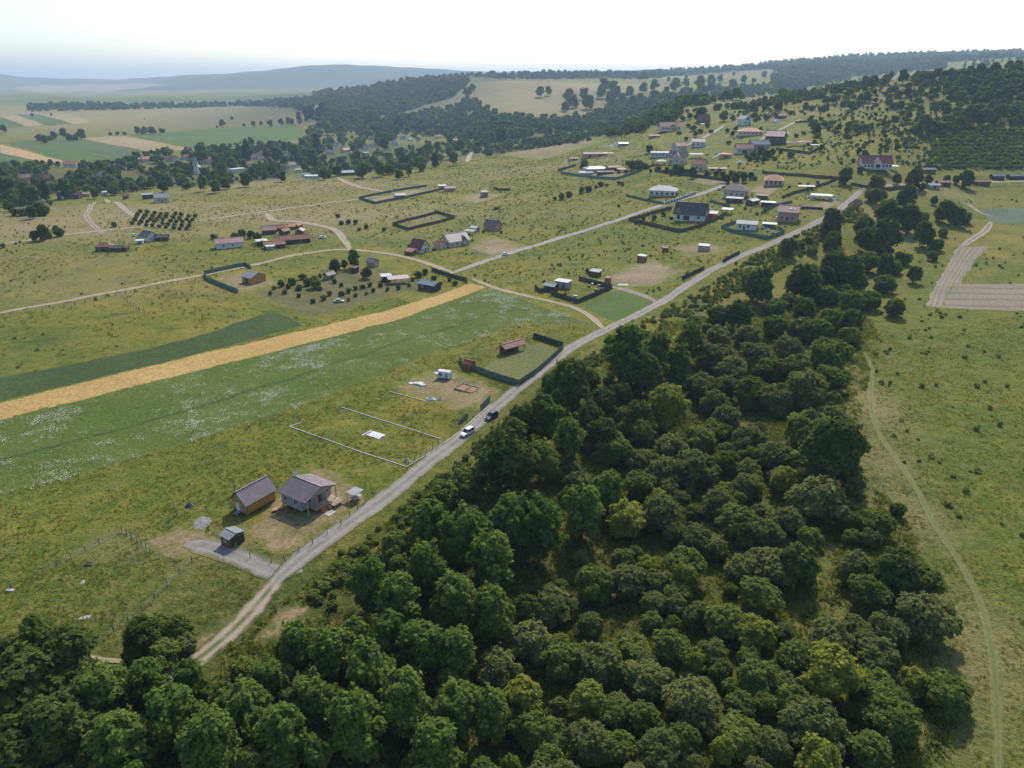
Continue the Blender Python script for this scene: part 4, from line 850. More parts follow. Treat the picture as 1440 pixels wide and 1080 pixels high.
def house(name, label, u, v, L, W, h, rise, rot, wm, rm, cat='house', kind='gable', over=.5, stilt=0., wins=(), doors=(), chim=None, group=None, ribs=False, dzf=.55, fm=None, posts=False, overe=None):
    p = P(u, v, h*dzf); e = empty(name, p, R_(rot)); tag(e, label, cat, group); FOOT.append((p.x, p.y, max(L, W)*.5))
    a, b = L/2, W/2; z0 = stilt if stilt else -.6
    if not posts:
        w = MB(); w.box(0, 0, (z0+h)/2, L, W, h-z0)
        if kind == 'gable' and rise > .1:
            w.add([(-a,-b,h-.01),(a,-b,h-.01),(a,b,h-.01),(-a,b,h-.01),(-a,0,h+rise-.04),(a,0,h+rise-.04)], [(0,1,5,4),(2,3,4,5),(1,2,5),(3,0,4),(3,2,1,0)])
        w.build('wall', wm, e)
    else:
        for sx in np.linspace(-1, 1, max(2, int(L/2.6)+1)):
            for sy in (-1, 1): MB().box(sx*(a-.1), sy*(b-.1), (h-.4)/2, .14, .14, h+.4).build('post', wm, e)
    r = MB(); o = over; th = .13; oe = overe or over
    if kind == 'gable':
        sl = rise/b; ze = h-o*sl+.03; zr = h+rise+.03
        for s in (-1, 1):
            q = [(-a-o, 0, zr), (a+oe, 0, zr), (a+oe, s*(b+o), ze), (-a-o, s*(b+o), ze)]
            if s < 0: q = [q[0], q[3], q[2], q[1]]
            q = q[::-1] if s > 0 else q
            r.slab(*[q[0], q[1], q[2], q[3]], th)
            if ribs:
                n = int((L+o+oe)/.55)
                for i in range(n+1):
                    x = -a-o+.03+(L+o+oe-.06)*i/n
                    r.hexa([(x-.025, s*.02, zr+th), (x+.025, s*.02, zr+th), (x+.025, s*(b+o-.01), ze+th), (x-.025, s*(b+o-.01), ze+th), (x-.025, s*.02, zr+th+.05), (x+.025, s*.02, zr+th+.05), (x+.025, s*(b+o-.01), ze+th+.05), (x-.025, s*(b+o-.01), ze+th+.05)])
        ro = r.build('roof', rm, e); MB().box((oe-o)/2, 0, zr+th+.03, L+o+oe+.04, .34, .09).build('ridge_cap', rm, ro)
    elif kind == 'hip':
        A, B = a+o, b+o; rl = max(.2, a-b*.9) if L >= W else .2
        r.add([(-A,-B,h-.05),(A,-B,h-.05),(A,B,h-.05),(-A,B,h-.05),(-A,-B,h+.15),(A,-B,h+.15),(A,B,h+.15),(-A,B,h+.15),(-rl,0,h+rise),(rl,0,h+rise)],
              [(3,2,1,0),(0,1,5,4),(1,2,6,5),(2,3,7,6),(3,0,4,7),(4,5,9,8),(6,7,8,9),(5,6,9),(7,4,8)])
        ro = r.build('roof', rm, e); MB().box(0, 0, h+rise+.02, 2*rl+.2, .3, .12).build('ridge_cap', rm, ro)
    else:                                   # flat or single slope, falling towards -y
        r.slab((-a-o, -b-o, h+.02), (a+o, -b-o, h+.02), (a+o, b+o, h+rise+.02), (-a-o, b+o, h+rise+.02), th)
        if rise > .1 and not posts:
            w = MB(); w.add([(-a+.01,-b+.01,h-.02),(a-.01,-b+.01,h-.02),(a-.01,b-.01,h-.02),(-a+.01,b-.01,h-.02),(-a+.01,b-.01,h+rise-.05),(a-.01,b-.01,h+rise-.05)], [(3,2,1,0),(0,1,5,4),(2,3,4,5),(1,2,5),(3,0,4)]); w.build('gable_wall', wm, e)
        ro = r.build('roof', rm, e); MB().box(0, -b-o-.05, h+.06, L+2*o, .1, .12).build('gutter', M_post, ro)
    if stilt:
        for x in np.linspace(-a+.2, a-.2, 4):
            for y in (-b+.2, b-.2): MB().box(x, y, stilt/2-.3, .22, .22, stilt+.6).build('stilt', M_post, e)
    for q in wins: window(e, q[0], L, W, *q[1:], fm=fm)
    for q in doors: door(e, q[0], L, W, *q[1:])
    if chim:
        x, y = chim; zc = h+rise*(1-abs(y)/b)
        c = MB().box(x, y, zc+.2, .6, .6, 1.6).build('chimney', W_brick, e); MB().box(x, y, zc+1.06, .8, .8, .12).build('chimney_cap', M_conc2, c)
    return e
def rowwin(side, length, n, z, w=1.1, h=1.2): return [(side, -length/2+length*(i+.5)/n, z, w, h) for i in range(n)]
# the timber house on posts with porch
H1 = house('timber_house', 'grey boarded house on posts with brown metal roof, veranda and orange steps', 431, 695, 6.2, 8.4, 3.7, 1.55, -33, W_grey, R_brown, over=.5, overe=2.0, stilt=.8, ribs=True, dzf=.5,
   wins=[('S', -1.7, 2.5, 1.1, 1.1), ('S', 1.4, 2.5, 1.1, 1.1), ('E', -2.2, 2.5, 1.2, 1.2), ('E', 3.0, 2.5, .9, 1.2)], doors=[('E', .8, .85, 1.0, 2.0, W_brown)])
MB().add([(4.7,-4.2,3.68),(4.7,4.2,3.68),(4.7,0,5.18),(4.78,-4.2,3.68),(4.78,4.2,3.68),(4.78,0,5.18)], [(0,2,1),(3,4,5),(0,1,4,3),(1,2,5,4),(2,0,3,5)]).build('gable_panel', W_tan, H1)
MB().box(4.25, .9, .72, 2.2, 6.4, .16).build('porch_deck', W_tan, H1); MB().box(6.3, 2.6, .72, 1.85, 3.0, .16).build('side_deck', W_tan, H1)
for y in (-4.0, -1.4, 1.4, 4.0): MB().box(4.85, y, 1.75, .15, .15, 4.0).build('porch_post', M_conc2, H1)
ral = MB(); [ral.box(7.2, y, 1.25, .05, .05, .95) for y in np.linspace(1.2, 4.0, 8)]; ral.box(7.2, 2.6, 1.72, .09, 3.0, .07); ral.build('railing', M_conc2, H1)
st = MB(); [st.box(5.5+.28*i, -.4, .62-.17*i, .32, 1.7, .14) for i in range(5)]; so = st.build('steps', mat('orange_steps', (.50,.17,.06), .7, .1), H1)
MB().box(6.1, .55, .35, 1.6, .06, 1.1).build('stringer', W_tan, so); MB().box(7.6, -.6, .06, 1.5, 2.2, .12).build('landing_slab', M_conc2, H1)
dsh = MB().tube([(-3.4, .6, 5.1), (-3.4, .6, 5.9)], [.04, .04], 6); dsh.tube([(-3.4, .6, 5.9), (-3.32, .45, 5.98)], [.05, .45], 12); dsh.build('satellite_dish', M_white, H1)
# the small orange cabin
H2 = house('log_cabin', 'small orange timber cabin with steep brown metal roof and white door', 357, 702, 7.6, 4.9, 2.9, 2.3, 57, W_orange, R_brown, cat='cabin', over=.4, stilt=.45, ribs=True, dzf=.5,
   wins=[('W', -1.2, 1.75, .8, 1.0), ('W', 1.5, 1.75, .6, .7), ('W', 0, 3.9, .7, .6)], doors=[('W', .35, .5, 1.1, 2.0, M_white)])
st = MB(); [st.box(-4.1-.3*i, .35, .35-.16*i, .32, 1.3, .08) for i in range(3)]; st.build('steps', M_steel, H2)
MB().tube([(3.9, -2.2, 2.4), (3.95, -2.3, 2.5)], [.05, .35], 10).build('satellite_dish', M_white, H2)
# brown tool shed
H3 = house('tool_shed', 'small brown timber shed with grey roof at the driveway end', 327, 756, 2.9, 3.4, 2.2, .5, -33, W_brown, R_grey, cat='shed', over=.2, ribs=True, doors=[('E', -.7, 0, 1.2, 1.9, W_dark), ('E', .7, 0, 1.2, 1.9, W_dark)], wins=[('S', 0, 1.4, .6, .5)])
MB().tube([(1.3, 1.6, 2.5), (1.4, 1.6, 3.0)], [.05, .05], 6).build('vent_pipe', M_white, H3)
# slab-topped shelter at the gate
p = P(500, 702); e = empty('garden_shelter', p, R_(57)); tag(e, 'grey slab topped garden shelter on thin posts beside road fence', 'shelter')
for x, y in ((-1.3,-1.1),(1.3,-1.1),(1.3,1.1),(-1.3,1.1)): MB().box(x, y, .8, .1, .1, 2.4).build('post', M_steel, e)
MB().box(0, 0, 2.05, 3.0, 2.6, .12).build('top', R_grey, e); MB().box(0, -.2, .75, 2.4, 1.5, .1).build('table_top', M_conc2, e)
# ------------------------------------------------------------------ plots along the road
H4 = house('picnic_pavilion', 'long red-brown pavilion on posts on the fenced lawn', 720, 489, 8.6, 3.2, 2.3, 1.0, 40, W_brown, R_maroon, cat='pavilion', posts=True, over=.4)
MB().box(-2.6, .9, .55, 3.0, .8, 1.1).build('counter', W_brown, H4); MB().box(1.5, 0, .75, 2.4, .9, .08).build('table', W_wood, H4); MB().box(1.5, -.9, .45, 2.4, .3, .07).build('bench', W_wood, H4); MB().box(0, 1.5, 1., 8.2, .08, 2.0).build('back_boards', W_brown, H4)
house('garden_shed', 'small rust-red timber shed at the corner of the green fence', 660, 514, 3.0, 2.6, 2.0, .9, -33, mat('red_timber', (.26,.085,.06), .8, .15), R_red, cat='shed', over=.25, doors=[('E', 0, 0, .9, 1.7, W_brown)])
c = empty('site_caravan', P(625, 532), R_(-20)); tag(c, 'white box caravan on wheels on the building plot', 'caravan')
MB().box(0, 0, 1.45, 4.4, 2.2, 1.9).build('body', M_white, c); MB().hexa([(-2.2,-1.1,2.4),(2.2,-1.1,2.4),(2.2,1.1,2.4),(-2.2,1.1,2.4),(-2.0,-.9,2.62),(2.0,-.9,2.62),(2.0,.9,2.62),(-2.0,.9,2.62)]).build('roof', R_white, c)
for y in (-1.0, 1.0):
    wv = MB().tube([(.2, y-.1, .35), (.2, y+.1, .35)], [.35, .35], 12).build('wheel', M_tyre, c); MB().tube([(.2, y-.12, .35), (.2, y+.12, .35)], [.18, .18], 8).build('rim', M_steel, wv)
window(c, 'S', 4.4, 2.2, -.9, 1.65, 1.0, .6, M_black); door(c, 'S', 4.4, 2.2, 1.2, .6, .7, 1.6, F_grey); MB().box(2.9, 0, .5, 1.4, .1, .1).build('tow_bar', M_steel, c); MB().slab((-2.6,-2.0,2.0),(-1.2,-2.0,2.0),(-1.2,-1.1,2.3),(-2.6,-1.1,2.3),.06).build('awning', M_white, c)
def stack(name, label, cat, u, v, rot, items, part, m):
    e = empty(name, P(u, v), R_(rot)); tag(e, label, cat)
    for it in items: MB().box(*it).build(part, m, e)
    return e
stack('panel_stack', 'stack of white sheet panels lying on the worn plot', 'panels', 589, 541, -33, [(0,0,.12,4.2,1.5,.16),(.2,.1,.29,3.8,1.4,.14),(-.3,1.5,.1,1.6,.9,.18),(-2.6,-.6,.1,1.5,1.2,.18),(.5,-.1,.45,2.4,1.0,.14)], 'panel', R_white)
stack('beam_stack', 'white and bluish beams laid out side by side in grass', 'beams', 528, 613, 57, [(x, 0, .12+.05*(i % 2), .42, 4.6-.3*(i % 3), .2) for i, x in enumerate((-.9, -.35, .2, .75, 1.3))], 'beam', mat('pale_plastic', (.62,.66,.72), .4, .12))
stack('plank', 'single pale plank beside the white beams', 'plank', 516, 609, 57, [(0,0,.08,3.6,.4,.14)], 'board', R_white)
def heap(name, label, cat, u, v, rx, ry, h, m, seed=1, pw=1.4):
    r = np.random.default_rng(seed); V_ = [(0, 0, h)]; F_ = []; n = 18; k = 6
    for j in range(1, k+1):
        q = j/k
        for i in range(n):
            a = 2*math.pi*i/n; s = 1+r.normal(0, .07); V_.append((math.cos(a)*rx*q*s, math.sin(a)*ry*q*s, h*(1-q**pw)*(1+r.normal(0, .12))-.06*(j == k)*2))
    for i in range(n): F_.append((0, 1+i, 1+(i+1) % n))
    for j in range(k-1):
        for i in range(n): F_.append((1+j*n+i, 1+(j+1)*n+i, 1+(j+1)*n+(i+1) % n, 1+j*n+(i+1) % n))
    o = mesh_obj(name, V_, F_, m); o.location = P(u, v); o.rotation_euler = (0, 0, r.random()*3); return tag(o, label, cat)
heap('gravel_heap', 'low oval heap of pale grey gravel on the trampled grass', 'gravel heap', 284, 736, 3.0, 2.0, .28, mat('pale_gravel', (.22,.21,.195), .95, .2, 8, .6), 3)
heap('rubble_heap', 'white rubble and bagged material heaped on the worn plot', 'rubble', 606, 562, 1.9, 1.0, .9, mat('white_rubble', (.58,.57,.55), .9, .25, 6, .6), 4)
heap('rubble_heap', 'grey stone heap beside the white rubble bags', 'rubble', 619, 562, 1.1, .9, .7, mat('grey_rubble', (.30,.29,.28), .9, .25, 6, .6), 5)
heap('tarpaulin_heap', 'crumpled dark blue tarpaulin at the edge of tall grass', 'tarpaulin', 266, 712, 1.1, .8, .7, mat('blue_tarpaulin', (.03,.045,.13), .4, .25, 4, .3), 6)
heap('brush_heap', 'grey heap of cut brush at the plot corner', 'brush heap', 572, 648, 1.2, .9, .8, mat('dry_brush', (.36,.33,.25), .95, .3, 7, .8), 7)
heap('soil_bank', 'long dark bank of dug earth beside the road end', 'earth bank', 1203, 286, 3.6, 15, 2.4, mat('dug_earth', (.070,.048,.034), .95, .3, 3, .3, 0, .05), 8).rotation_euler = (0, 0, R_(-35))
heap('stone_slab', 'pale flat stone lying in the grass beside the wire fence', 'stone', 119, 869, 1.1, .6, .3, M_conc2, 9); heap('stone_slab', 'small white stone beside wire fence on grass', 'stone', 116, 819, .7, .5, .3, M_conc2, 10); heap('brush_heap', 'dark heap of prunings in the fenced meadow below the cabins', 'brush heap', 126, 794, 1.3, .8, .6, mat('dark_brush', (.12,.11,.07), .95, .3, 6, .6), 11)
e = empty('garden_bed', P(657, 547), R_(57)); tag(e, 'raised soil bed framed with planks on the building plot', 'garden bed')
for x, y, sx, sy in ((0,-3.2,4.4,.2),(0,3.2,4.4,.2),(-2.2,0,.2,6.2),(2.2,0,.2,6.2),(0,-.4,4.2,.18)): MB().box(x, y, .2, sx, sy, .5).build('plank', W_wood, e)
MB().box(0, 0, .05, 4.2, 6.2, .3).build('soil', mat('bed_soil', (.27,.17,.10), .95, .25, 4, .6), e)
e = empty('rowing_tub', P(392, 717), R_(35)); tag(e, 'small orange wooden tub lying by the timber house', 'tub')
MB().hexa([(-1.0,-.35,0),(1.0,-.35,0),(1.0,.35,0),(-1.0,.35,0),(-1.3,-.55,.5),(1.3,-.55,.5),(1.3,.55,.5),(-1.3,.55,.5)]).build('hull', W_orange, e); MB().box(0, 0, .52, 1.9, .75, .05).build('lining', W_tan, e); MB().box(0, 0, .57, .25, 1.0, .05).build('seat', W_wood, e)
for u, v, h, lb in ((249,725,4.2,'crooked pale wooden pole standing in trampled grass'), (331,694,4.0,'leaning grey pole beside the orange cabin')):
    e = empty('wooden_pole', P(u, v)); tag(e, lb, 'pole'); MB().tube([(0,0,-.4),(-.1,0,h*.5),(-.3,.1,h)], [.12,.10,.07], 7).build('shaft', W_wood, e); MB().tube([(.6,-.2,-.1),(-.12,0,h*.45)], [.07,.06], 6).build('brace', W_wood, e)
e = empty('water_pump', P(16, 828)); tag(e, 'small blue hand pump standing in the fenced meadow below the cabins', 'pump'); MB().tube([(0,0,-.2),(0,0,1.3)], [.14,.12], 8).build('body', mat('blue_paint', (.05,.15,.30), .5, .1), e); MB().tube([(0,0,1.2),(.5,0,1.45)], [.04,.04], 6).build('lever', M_steel, e); MB().box(.2, -.5, .1, 1.4, .6, .16).build('trough', M_conc2, e)
# ------------------------------------------------------------------ fences
def unit(name, kind):
    b = MB()
    if kind == 'sheet':                    # corrugated sheet, x 0..1, z 0..1
        n = 13; xs = np.linspace(0, 1, n)
        v = []; f = []
        for i, x in enumerate(xs):
            y = .035 if i % 2 else -.035
            v += [(x, y, 0), (x, y, 1), (x, y+.02, 0), (x, y+.02, 1)]
        for i in range(n-1):
            q = i*4; f += [(q, q+4, q+5, q+1), (q+2, q+3, q+7, q+6), (q+1, q+5, q+7, q+3)]
        b.add(v, f)
    elif kind == 'block': b.box(.5, 0, .5, .975, .24, 1)
    elif kind == 'rail': b.box(.5, 0, .86, 1, .05, .07); b.box(.5, 0, .45, 1, .05, .07)
    elif kind == 'wire': [b.box(.5, 0, z, 1, .018, .02) for z in (.25, .55, .9)]
    elif kind == 'picket': b.box(.5, 0, .4, .8, .06, .7)
    me = bpy.data.meshes.new(name); me.from_pydata(b.v, [], b.f); me.update(); return me
UNITS = {}
def fence(name, label, pts, h, kind, m, span=2.5, post=M_post, ph=None, pw=.09, cat='fence', part='panel', group=None):
    W = [P(*p) for p in pts]; e = empty(name, W[0]); tag(e, label, cat, group); key = (kind, m.name, part)
    if key not in UNITS: UNITS[key] = unit(part, kind); UNITS[key].materials.append(m)
    pk = ('post', post.name)
    if pk not in UNITS: 
        q = MB().box(0, 0, .5, 1, 1, 1); me = bpy.data.meshes.new('post'); me.from_pydata(q.v, [], q.f); me.update(); me.materials.append(post); UNITS[pk] = me
    o0 = W[0]; first = True
    for a, b in zip(W[:-1], W[1:]):
        d = b-a; ln = math.hypot(d.x, d.y); n = max(1, round(ln/span)); ang = math.atan2(d.y, d.x)
        for i in range(n):
            x, y = a.x+d.x*i/n, a.y+d.y*i/n; x2, y2 = a.x+d.x*(i+1)/n, a.y+d.y*(i+1)/n; z = min(float(tz(x, y)), float(tz(x2, y2)))
            q = link(bpy.data.objects.new(part, UNITS[key]), e); q.location = (x-o0.x, y-o0.y, z-o0.z-.05); q.rotation_euler = (0, 0, ang+random.gauss(0, .004)); q.scale = (ln/n, 1, h*random.uniform(.98, 1.02))
            if post and (ph or h) > .5:
                for (px_, py_) in ([(x, y)] if not (i == n-1) else [(x, y), (x2, y2)]):
                    w = link(bpy.data.objects.new('post', UNITS[pk]), e); w.location = (px_-o0.x, py_-o0.y, float(tz(px_, py_))-o0.z-.2); w.scale = (pw, pw, (ph or h)+.25+random.uniform(0, .05)); w.rotation_euler = (random.gauss(0, .02), random.gauss(0, .02), ang)
    return e
fence('sheet_fence', 'green corrugated fence around the lawn with the pavilion', [(646,507),(652,518),(668,521),(700,533),(730,542),(752,527),(775,507),(792,491)], 1.9, 'sheet', F_green)
fence('sheet_fence', 'dark corrugated back fence of the pavilion lawn', [(792,489),(772,482),(750,475)], 2.0, 'sheet', mat('dark_green_sheet', (.035,.065,.055), .5, .12))
fence('rail_fence', 'thin brown rail fence behind the pavilion', [(664,508),(690,496),(715,487),(750,475)], 1.2, 'rail', W_brown, 3., part='rails')
fence('sheet_fence', 'grey-blue sheet gate panels beside the black car', [(676,578),(689,565)], 2.0, 'sheet', F_grey)
fence('sheet_fence', 'grey sheet panel beside the white car', [(645,598),(658,587)], 1.6, 'sheet', F_grey, 2.)
for lb, pts in (('pale concrete plinth along the lower side of the empty plot', [(407,600),(455,617),(510,637),(572,657)]), ('pale concrete plinth along the road in front of empty plots', [(572,657),(598,641),(622,625),(648,606),(668,588),(690,569)]), ('pale concrete plinth between the two empty plots', [(480,573),(540,592),(620,618)]), ('short concrete plinth at the far corner of empty plot', [(407,600),(426,594)]), ('concrete plinth at the edge of worn plot', [(548,551),(575,558),(600,565)])):
    fence('concrete_plinth', lb, pts, .24, 'block', M_conc2, 2.2, cat='plinth', part='block')
fence('wire_fence', 'wire fence with thin posts around the cabin yard', [(333,773),(352,784),(382,791),(400,788),(440,765),(480,738),(514,706)], 1.3, 'wire', M_steel, 3.2, W_wood, 1.4, .11, part='wires')
fence('wire_fence', 'wire fence running from the driveway down to the trees', [(128,912),(160,888),(200,860),(235,825),(270,790)], 1.2, 'wire', M_steel, 3.5, M_post, 1.3, .1, part='wires')
fence('wire_fence', 'short wire fence with close posts beyond the driveway end', [(172,748),(185,758),(200,768),(212,778)], 1.3, 'wire', M_steel, 2.2, M_post, 1.4, .1, part='wires')
fence('wire_fence', 'wire fence along the upper edge of trampled meadow', [(172,748),(140,765),(100,785),(60,806)], 1.2, 'wire', M_steel, 3.5, M_post, 1.25, .09, part='wires')
fence('wire_fence', 'wire fence along the empty plots beside the road', [(575,655),(600,638),(625,622)], 1.6, 'wire', M_steel, 2.6, M_post, 1.7, .09, part='wires')
fence('wire_fence', 'row of wooden fence posts along the dirt road to the green fence', [(60,440),(120,426),(190,411),(250,399),(288,391)], 1.2, 'wire', M_steel, 4.5, W_dark, 1.4, .16, part='wires')
fence('wire_fence', 'line of dark posts crossing the meadow above the crop wedge', [(165,412),(180,425),(196,437),(210,443)], 1.2, 'wire', M_steel, 4., W_dark, 1.5, .16, part='wires')
fence('sheet_fence', 'black sheet fence around the plot with white flat-roofed cabin', [(775,415),(795,421),(812,427),(838,416),(861,406),(838,400),(814,394)], 2.0, 'sheet', F_dark)
fence('sheet_fence', 'short black sheet fence by the dark shed', [(752,406),(760,412),(772,410)], 2.0, 'sheet', F_dark)
fence('sheet_fence', 'dark sheet fence piece at the roadside near brown sheds', [(959,394),(975,386),(990,379)], 1.9, 'sheet', mat('dark_blue_sheet', (.05,.055,.065), .5, .1))
fence('sheet_fence', 'dark sheet fence piece on the roadside beyond the wooden hut', [(1016,370),(1028,363),(1040,357)], 1.9, 'sheet', mat('dark_teal_sheet', (.045,.065,.06), .5, .1))
fence('sheet_fence', 'green sheet fence around the sandy yard of orange-walled shed', [(335,412),(310,402),(291,394),(287,386),(315,380),(345,374),(353,378)], 2.0, 'sheet', F_green, 3.)
fence('board_fence', 'dark board fence round an empty rectangle in the meadow', [(552,317),(575,324),(608,316),(640,307),(615,300),(585,308),(552,317)], 2.0, 'sheet', F_brown, 3.)
fence('sheet_fence', 'dark green fence round the long sandy enclosure', [(505,280),(528,287),(560,281),(600,272),(625,266)], 2.0, 'sheet', mat('fence_green', (.05,.11,.09), .6, .1), 4.)
fence('sheet_fence', 'far side fence of the long sandy enclosure', [(505,280),(540,272),(575,266),(600,262)], 1.8, 'sheet', mat('fence_green', (.05,.11,.09), .6, .1), 4.)
fence('board_fence', 'dark board fence behind the wooden hut', [(694,265),(700,268),(718,268)], 2., 'sheet', F_brown, 3.)
fence('board_fence', 'dark brown fence around the garden of white house with steep roof', [(945,294),(915,302),(884,311),(920,319),(955,327),(982,320),(1005,311),(1022,301)], 2.2, 'sheet', F_brown, 3.5)
fence('sheet_fence', 'green sheet fence beside the white hip-roofed house', [(880,276),(905,282),(934,288)], 1.7, 'sheet', F_green, 3.5)
fence('panel_fence', 'white posted fence with dark panels along the lane', [(934,288),(950,283),(964,278),(978,273)], 1.9, 'picket', F_dark, 2.8, M_white, 2.1, .7, part='panel')
fence('sheet_fence', 'green sheet fence around the compound with silver roof', [(788,244),(812,248),(838,251),(866,253),(885,247),(904,240)], 2.2, 'sheet', mat('fence_teal', (.10,.20,.17), .6, .1), 4.)
fence('board_fence', 'dark fence behind the compound with silver roof', [(785,241),(798,237),(810,233)], 2.2, 'sheet', F_dark, 4.)
fence('board_fence', 'long dark fence below the big grey gabled house', [(920,241),(945,245),(975,249),(1000,252),(1022,255)], 2.4, 'sheet', F_dark, 4.)
fence('board_fence', 'dark fence around the plot behind the brick house', [(1072,244),(1110,247),(1145,250),(1178,252),(1160,260),(1140,266),(1115,273),(1100,279)], 2.0, 'sheet', F_brown, 4.)
fence('sheet_fence', 'green sheet fence around the small white house by the road', [(1042,312),(1014,321),(1030,327),(1055,332),(1079,337),(1103,328),(1094,322)], 2.0, 'sheet', F_green, 3.)
fence('sheet_fence', 'green sheet fence in front of the dark hipped house', [(998,284),(1012,288),(1026,291)], 1.8, 'sheet', F_green, 3.)
fence('sheet_fence', 'green sheet fence behind the brick house', [(1070,302),(1090,290),(1114,285)], 1.8, 'sheet', F_green, 3.)
fence('board_fence', 'dark fence below the brown gazebos on the slope', [(1091,211),(1115,214),(1138,217),(1160,207)], 2.2, 'sheet', F_dark, 4.)
fence('board_fence', 'dark garden wall below the white house with red roof', [(1196,260),(1220,265),(1250,268),(1285,262)], 2.2, 'sheet', F_dark, 4.)
fence('board_fence', 'dark fence above the far dirt lane', [(1118,173),(1130,172),(1142,172)], 2., 'sheet', F_brown, 4.)
fence('board_fence', 'dark fence behind the teal-roofed shed', [(607,381),(625,387),(657,396)], 1.9, 'sheet', F_dark, 3.)
fence('board_fence', 'low brown fence around the mown tan plot', [(700,364),(672,356),(655,350)], 1.2, 'rail', F_brown, 3.5, part='rails')
fence('board_fence', 'thin dark fence behind the tan plot', [(692,330),(720,338),(750,347)], 1.2, 'rail', F_brown, 3.5, part='rails')
fence('board_fence', 'maroon fence at the gate of the compound', [(906,238),(918,234),(928,233)], 2.2, 'sheet', R_maroon, 4.)
fence('board_fence', 'low dark fence in front of the sheds below the plantation', [(1352,262),(1380,262),(1440,262)], 1.0, 'rail', F_brown, 5., part='rails')

# ------------------------------------------------------------------ cars
def car(label, u, v, rot, paint, suv=True, wheels=True, name='parked_car'):
    e = empty(name, P(u, v), R_(rot)); tag(e, label, 'car'); L, W, hb, ht = (4.5, 1.85, 1.0, 1.68) if suv else (4.3, 1.75, .85, 1.45)
    a, b = L/2, W/2
    def loft(rings):                       # rings of (x, halfwidth, z0, z1)
        m = MB(); v = []; f = []
        for x, w, z0, z1 in rings: v += [(x, -w, z0), (x, w, z0), (x, w, z1*.55+z0*.45), (x, w*.93, z1), (x, -w*.93, z1), (x, -w, z1*.55+z0*.45)]
        n = len(rings)
        for i in range(n-1):
            for k in range(6): f.append((i*6+k, (i+1)*6+k, (i+1)*6+(k+1) % 6, i*6+(k+1) % 6))
        f.append((5,4,3,2,1,0)); q = (n-1)*6; f.append(tuple(q+k for k in range(6))); return m.add(v, f)
    loft([(-a, b*.86, .45, hb*.92), (-a+.12, b*.97, .32, hb), (-a+.9, b, .30, hb), (.2, b, .30, hb), (a*.45, b, .30, hb*.97), (a-.35, b*.95, .32, hb*.86), (a-.05, b*.85, .42, hb*.72), (a, b*.78, .45, hb*.66)]).build('body', paint, e)
    x0, x1 = (-a+.1, a*.42) if suv else (-a+.5, a*.42)
    cab = MB().hexa([(x0,-b*.92,hb-.02),(x1,-b*.92,hb-.02),(x1,b*.92,hb-.02),(x0,b*.92,hb-.02),(x0+.3,-b*.74,ht),(x1-.75,-b*.74,ht),(x1-.75,b*.74,ht),(x0+.3,b*.74,ht)]).build('cabin', M_glass, e)
    MB().hexa([(x0+.22,-b*.77,ht-.04),(x1-.66,-b*.77,ht-.04),(x1-.66,b*.77,ht-.04),(x0+.22,b*.77,ht-.04),(x0+.3,-b*.70,ht+.05),(x1-.8,-b*.70,ht+.05),(x1-.8,b*.70,ht+.05),(x0+.3,b*.70,ht+.05)]).build('roof', paint, e)
    for s in (-1, 1):
        for fx, gx in ((.05, .30), (.5, .5), (.98, .78)):
            xa = x0+(x1-x0)*fx; xb = x0+.3+(x1-.75-x0-.3)*min(1, fx*1.0)
            MB().hexa([(xa-.05,s*b*.93-.02,hb),(xa+.05,s*b*.93-.02,hb),(xa+.05,s*b*.93+.02,hb),(xa-.05,s*b*.93+.02,hb),(xb-.05,s*b*.75-.02,ht),(xb+.05,s*b*.75-.02,ht),(xb+.05,s*b*.75+.02,ht),(xb-.05,s*b*.75+.02,ht)]).build('pillar', paint, e)
        MB().box(a-.12, s*b*.62, hb*.72, .16, .34, .16).build('headlight', M_steel, e); MB().box(-a+.02, s*b*.72, hb*.80, .1, .26, .24).build('tail_light', mat('red_lens', (.35,.02,.02), .3, .05), e)
        MB().box(x1-.2, s*(b+.08), hb+.08, .14, .18, .14).build('mirror', paint, e)
    for x in (-a+.82, a-.88):
        for s in (-1, 1):
            w = MB().tube([(x, s*(b-.20), .34), (x, s*(b+.02), .34)], [.35, .35], 14).build('wheel', M_tyre, e); MB().tube([(x, s*(b-.1), .34), (x, s*(b+.035), .34)], [.2, .2], 10).build('rim', M_steel, w)
    return e
P_white = mat('white_car_paint', (.72,.72,.71), .25, .03, 1, 0, 0, .6); P_black = mat('black_car_paint', (.015,.016,.018), .2, .05, 1, 0, 0, .7); P_silver = mat('silver_car_paint', (.42,.44,.46), .3, .04, 1, 0, .5); P_blue = mat('blue_car_paint', (.04,.08,.20), .3, .05)
car('white off-road car driving on the gravel road', 657, 611, 234, P_white)
car('black off-road car following on the gravel road', 691, 588, 234, P_black)
car('white hatchback parked at the edge of the pale lane', 711, 359, 25, P_white, False)
car('silver car parked in the garden above the wheat strip', 477, 425, 10, P_silver, False)
car('white car parked below the rust-roofed farmyard', 454, 335, 20, P_white, False)
car('white car standing beside the white gabled cottage', 190, 332, 70, P_white, False)
car('white van parked at the upper hipped house', 1033, 195, 5, P_white)
car('dark car parked beside the white van at the upper house', 1042, 195, 5, P_black)
car('white car on the lane by the orange brick garage', 1007, 217, 10, P_white, False)
car('pale green car on the lane by the white canopy', 995, 218, 10, mat('pale_green_paint', (.35,.45,.38), .3, .05), False)
car('white car parked on the lane at the dark hipped house', 1012, 267, 50, P_white, False)
car('silver car parked on the lane behind the white one', 1018, 264, 50, P_silver, False)
car('white car parked beside the long blue-grey house', 901, 219, 30, P_white, False)
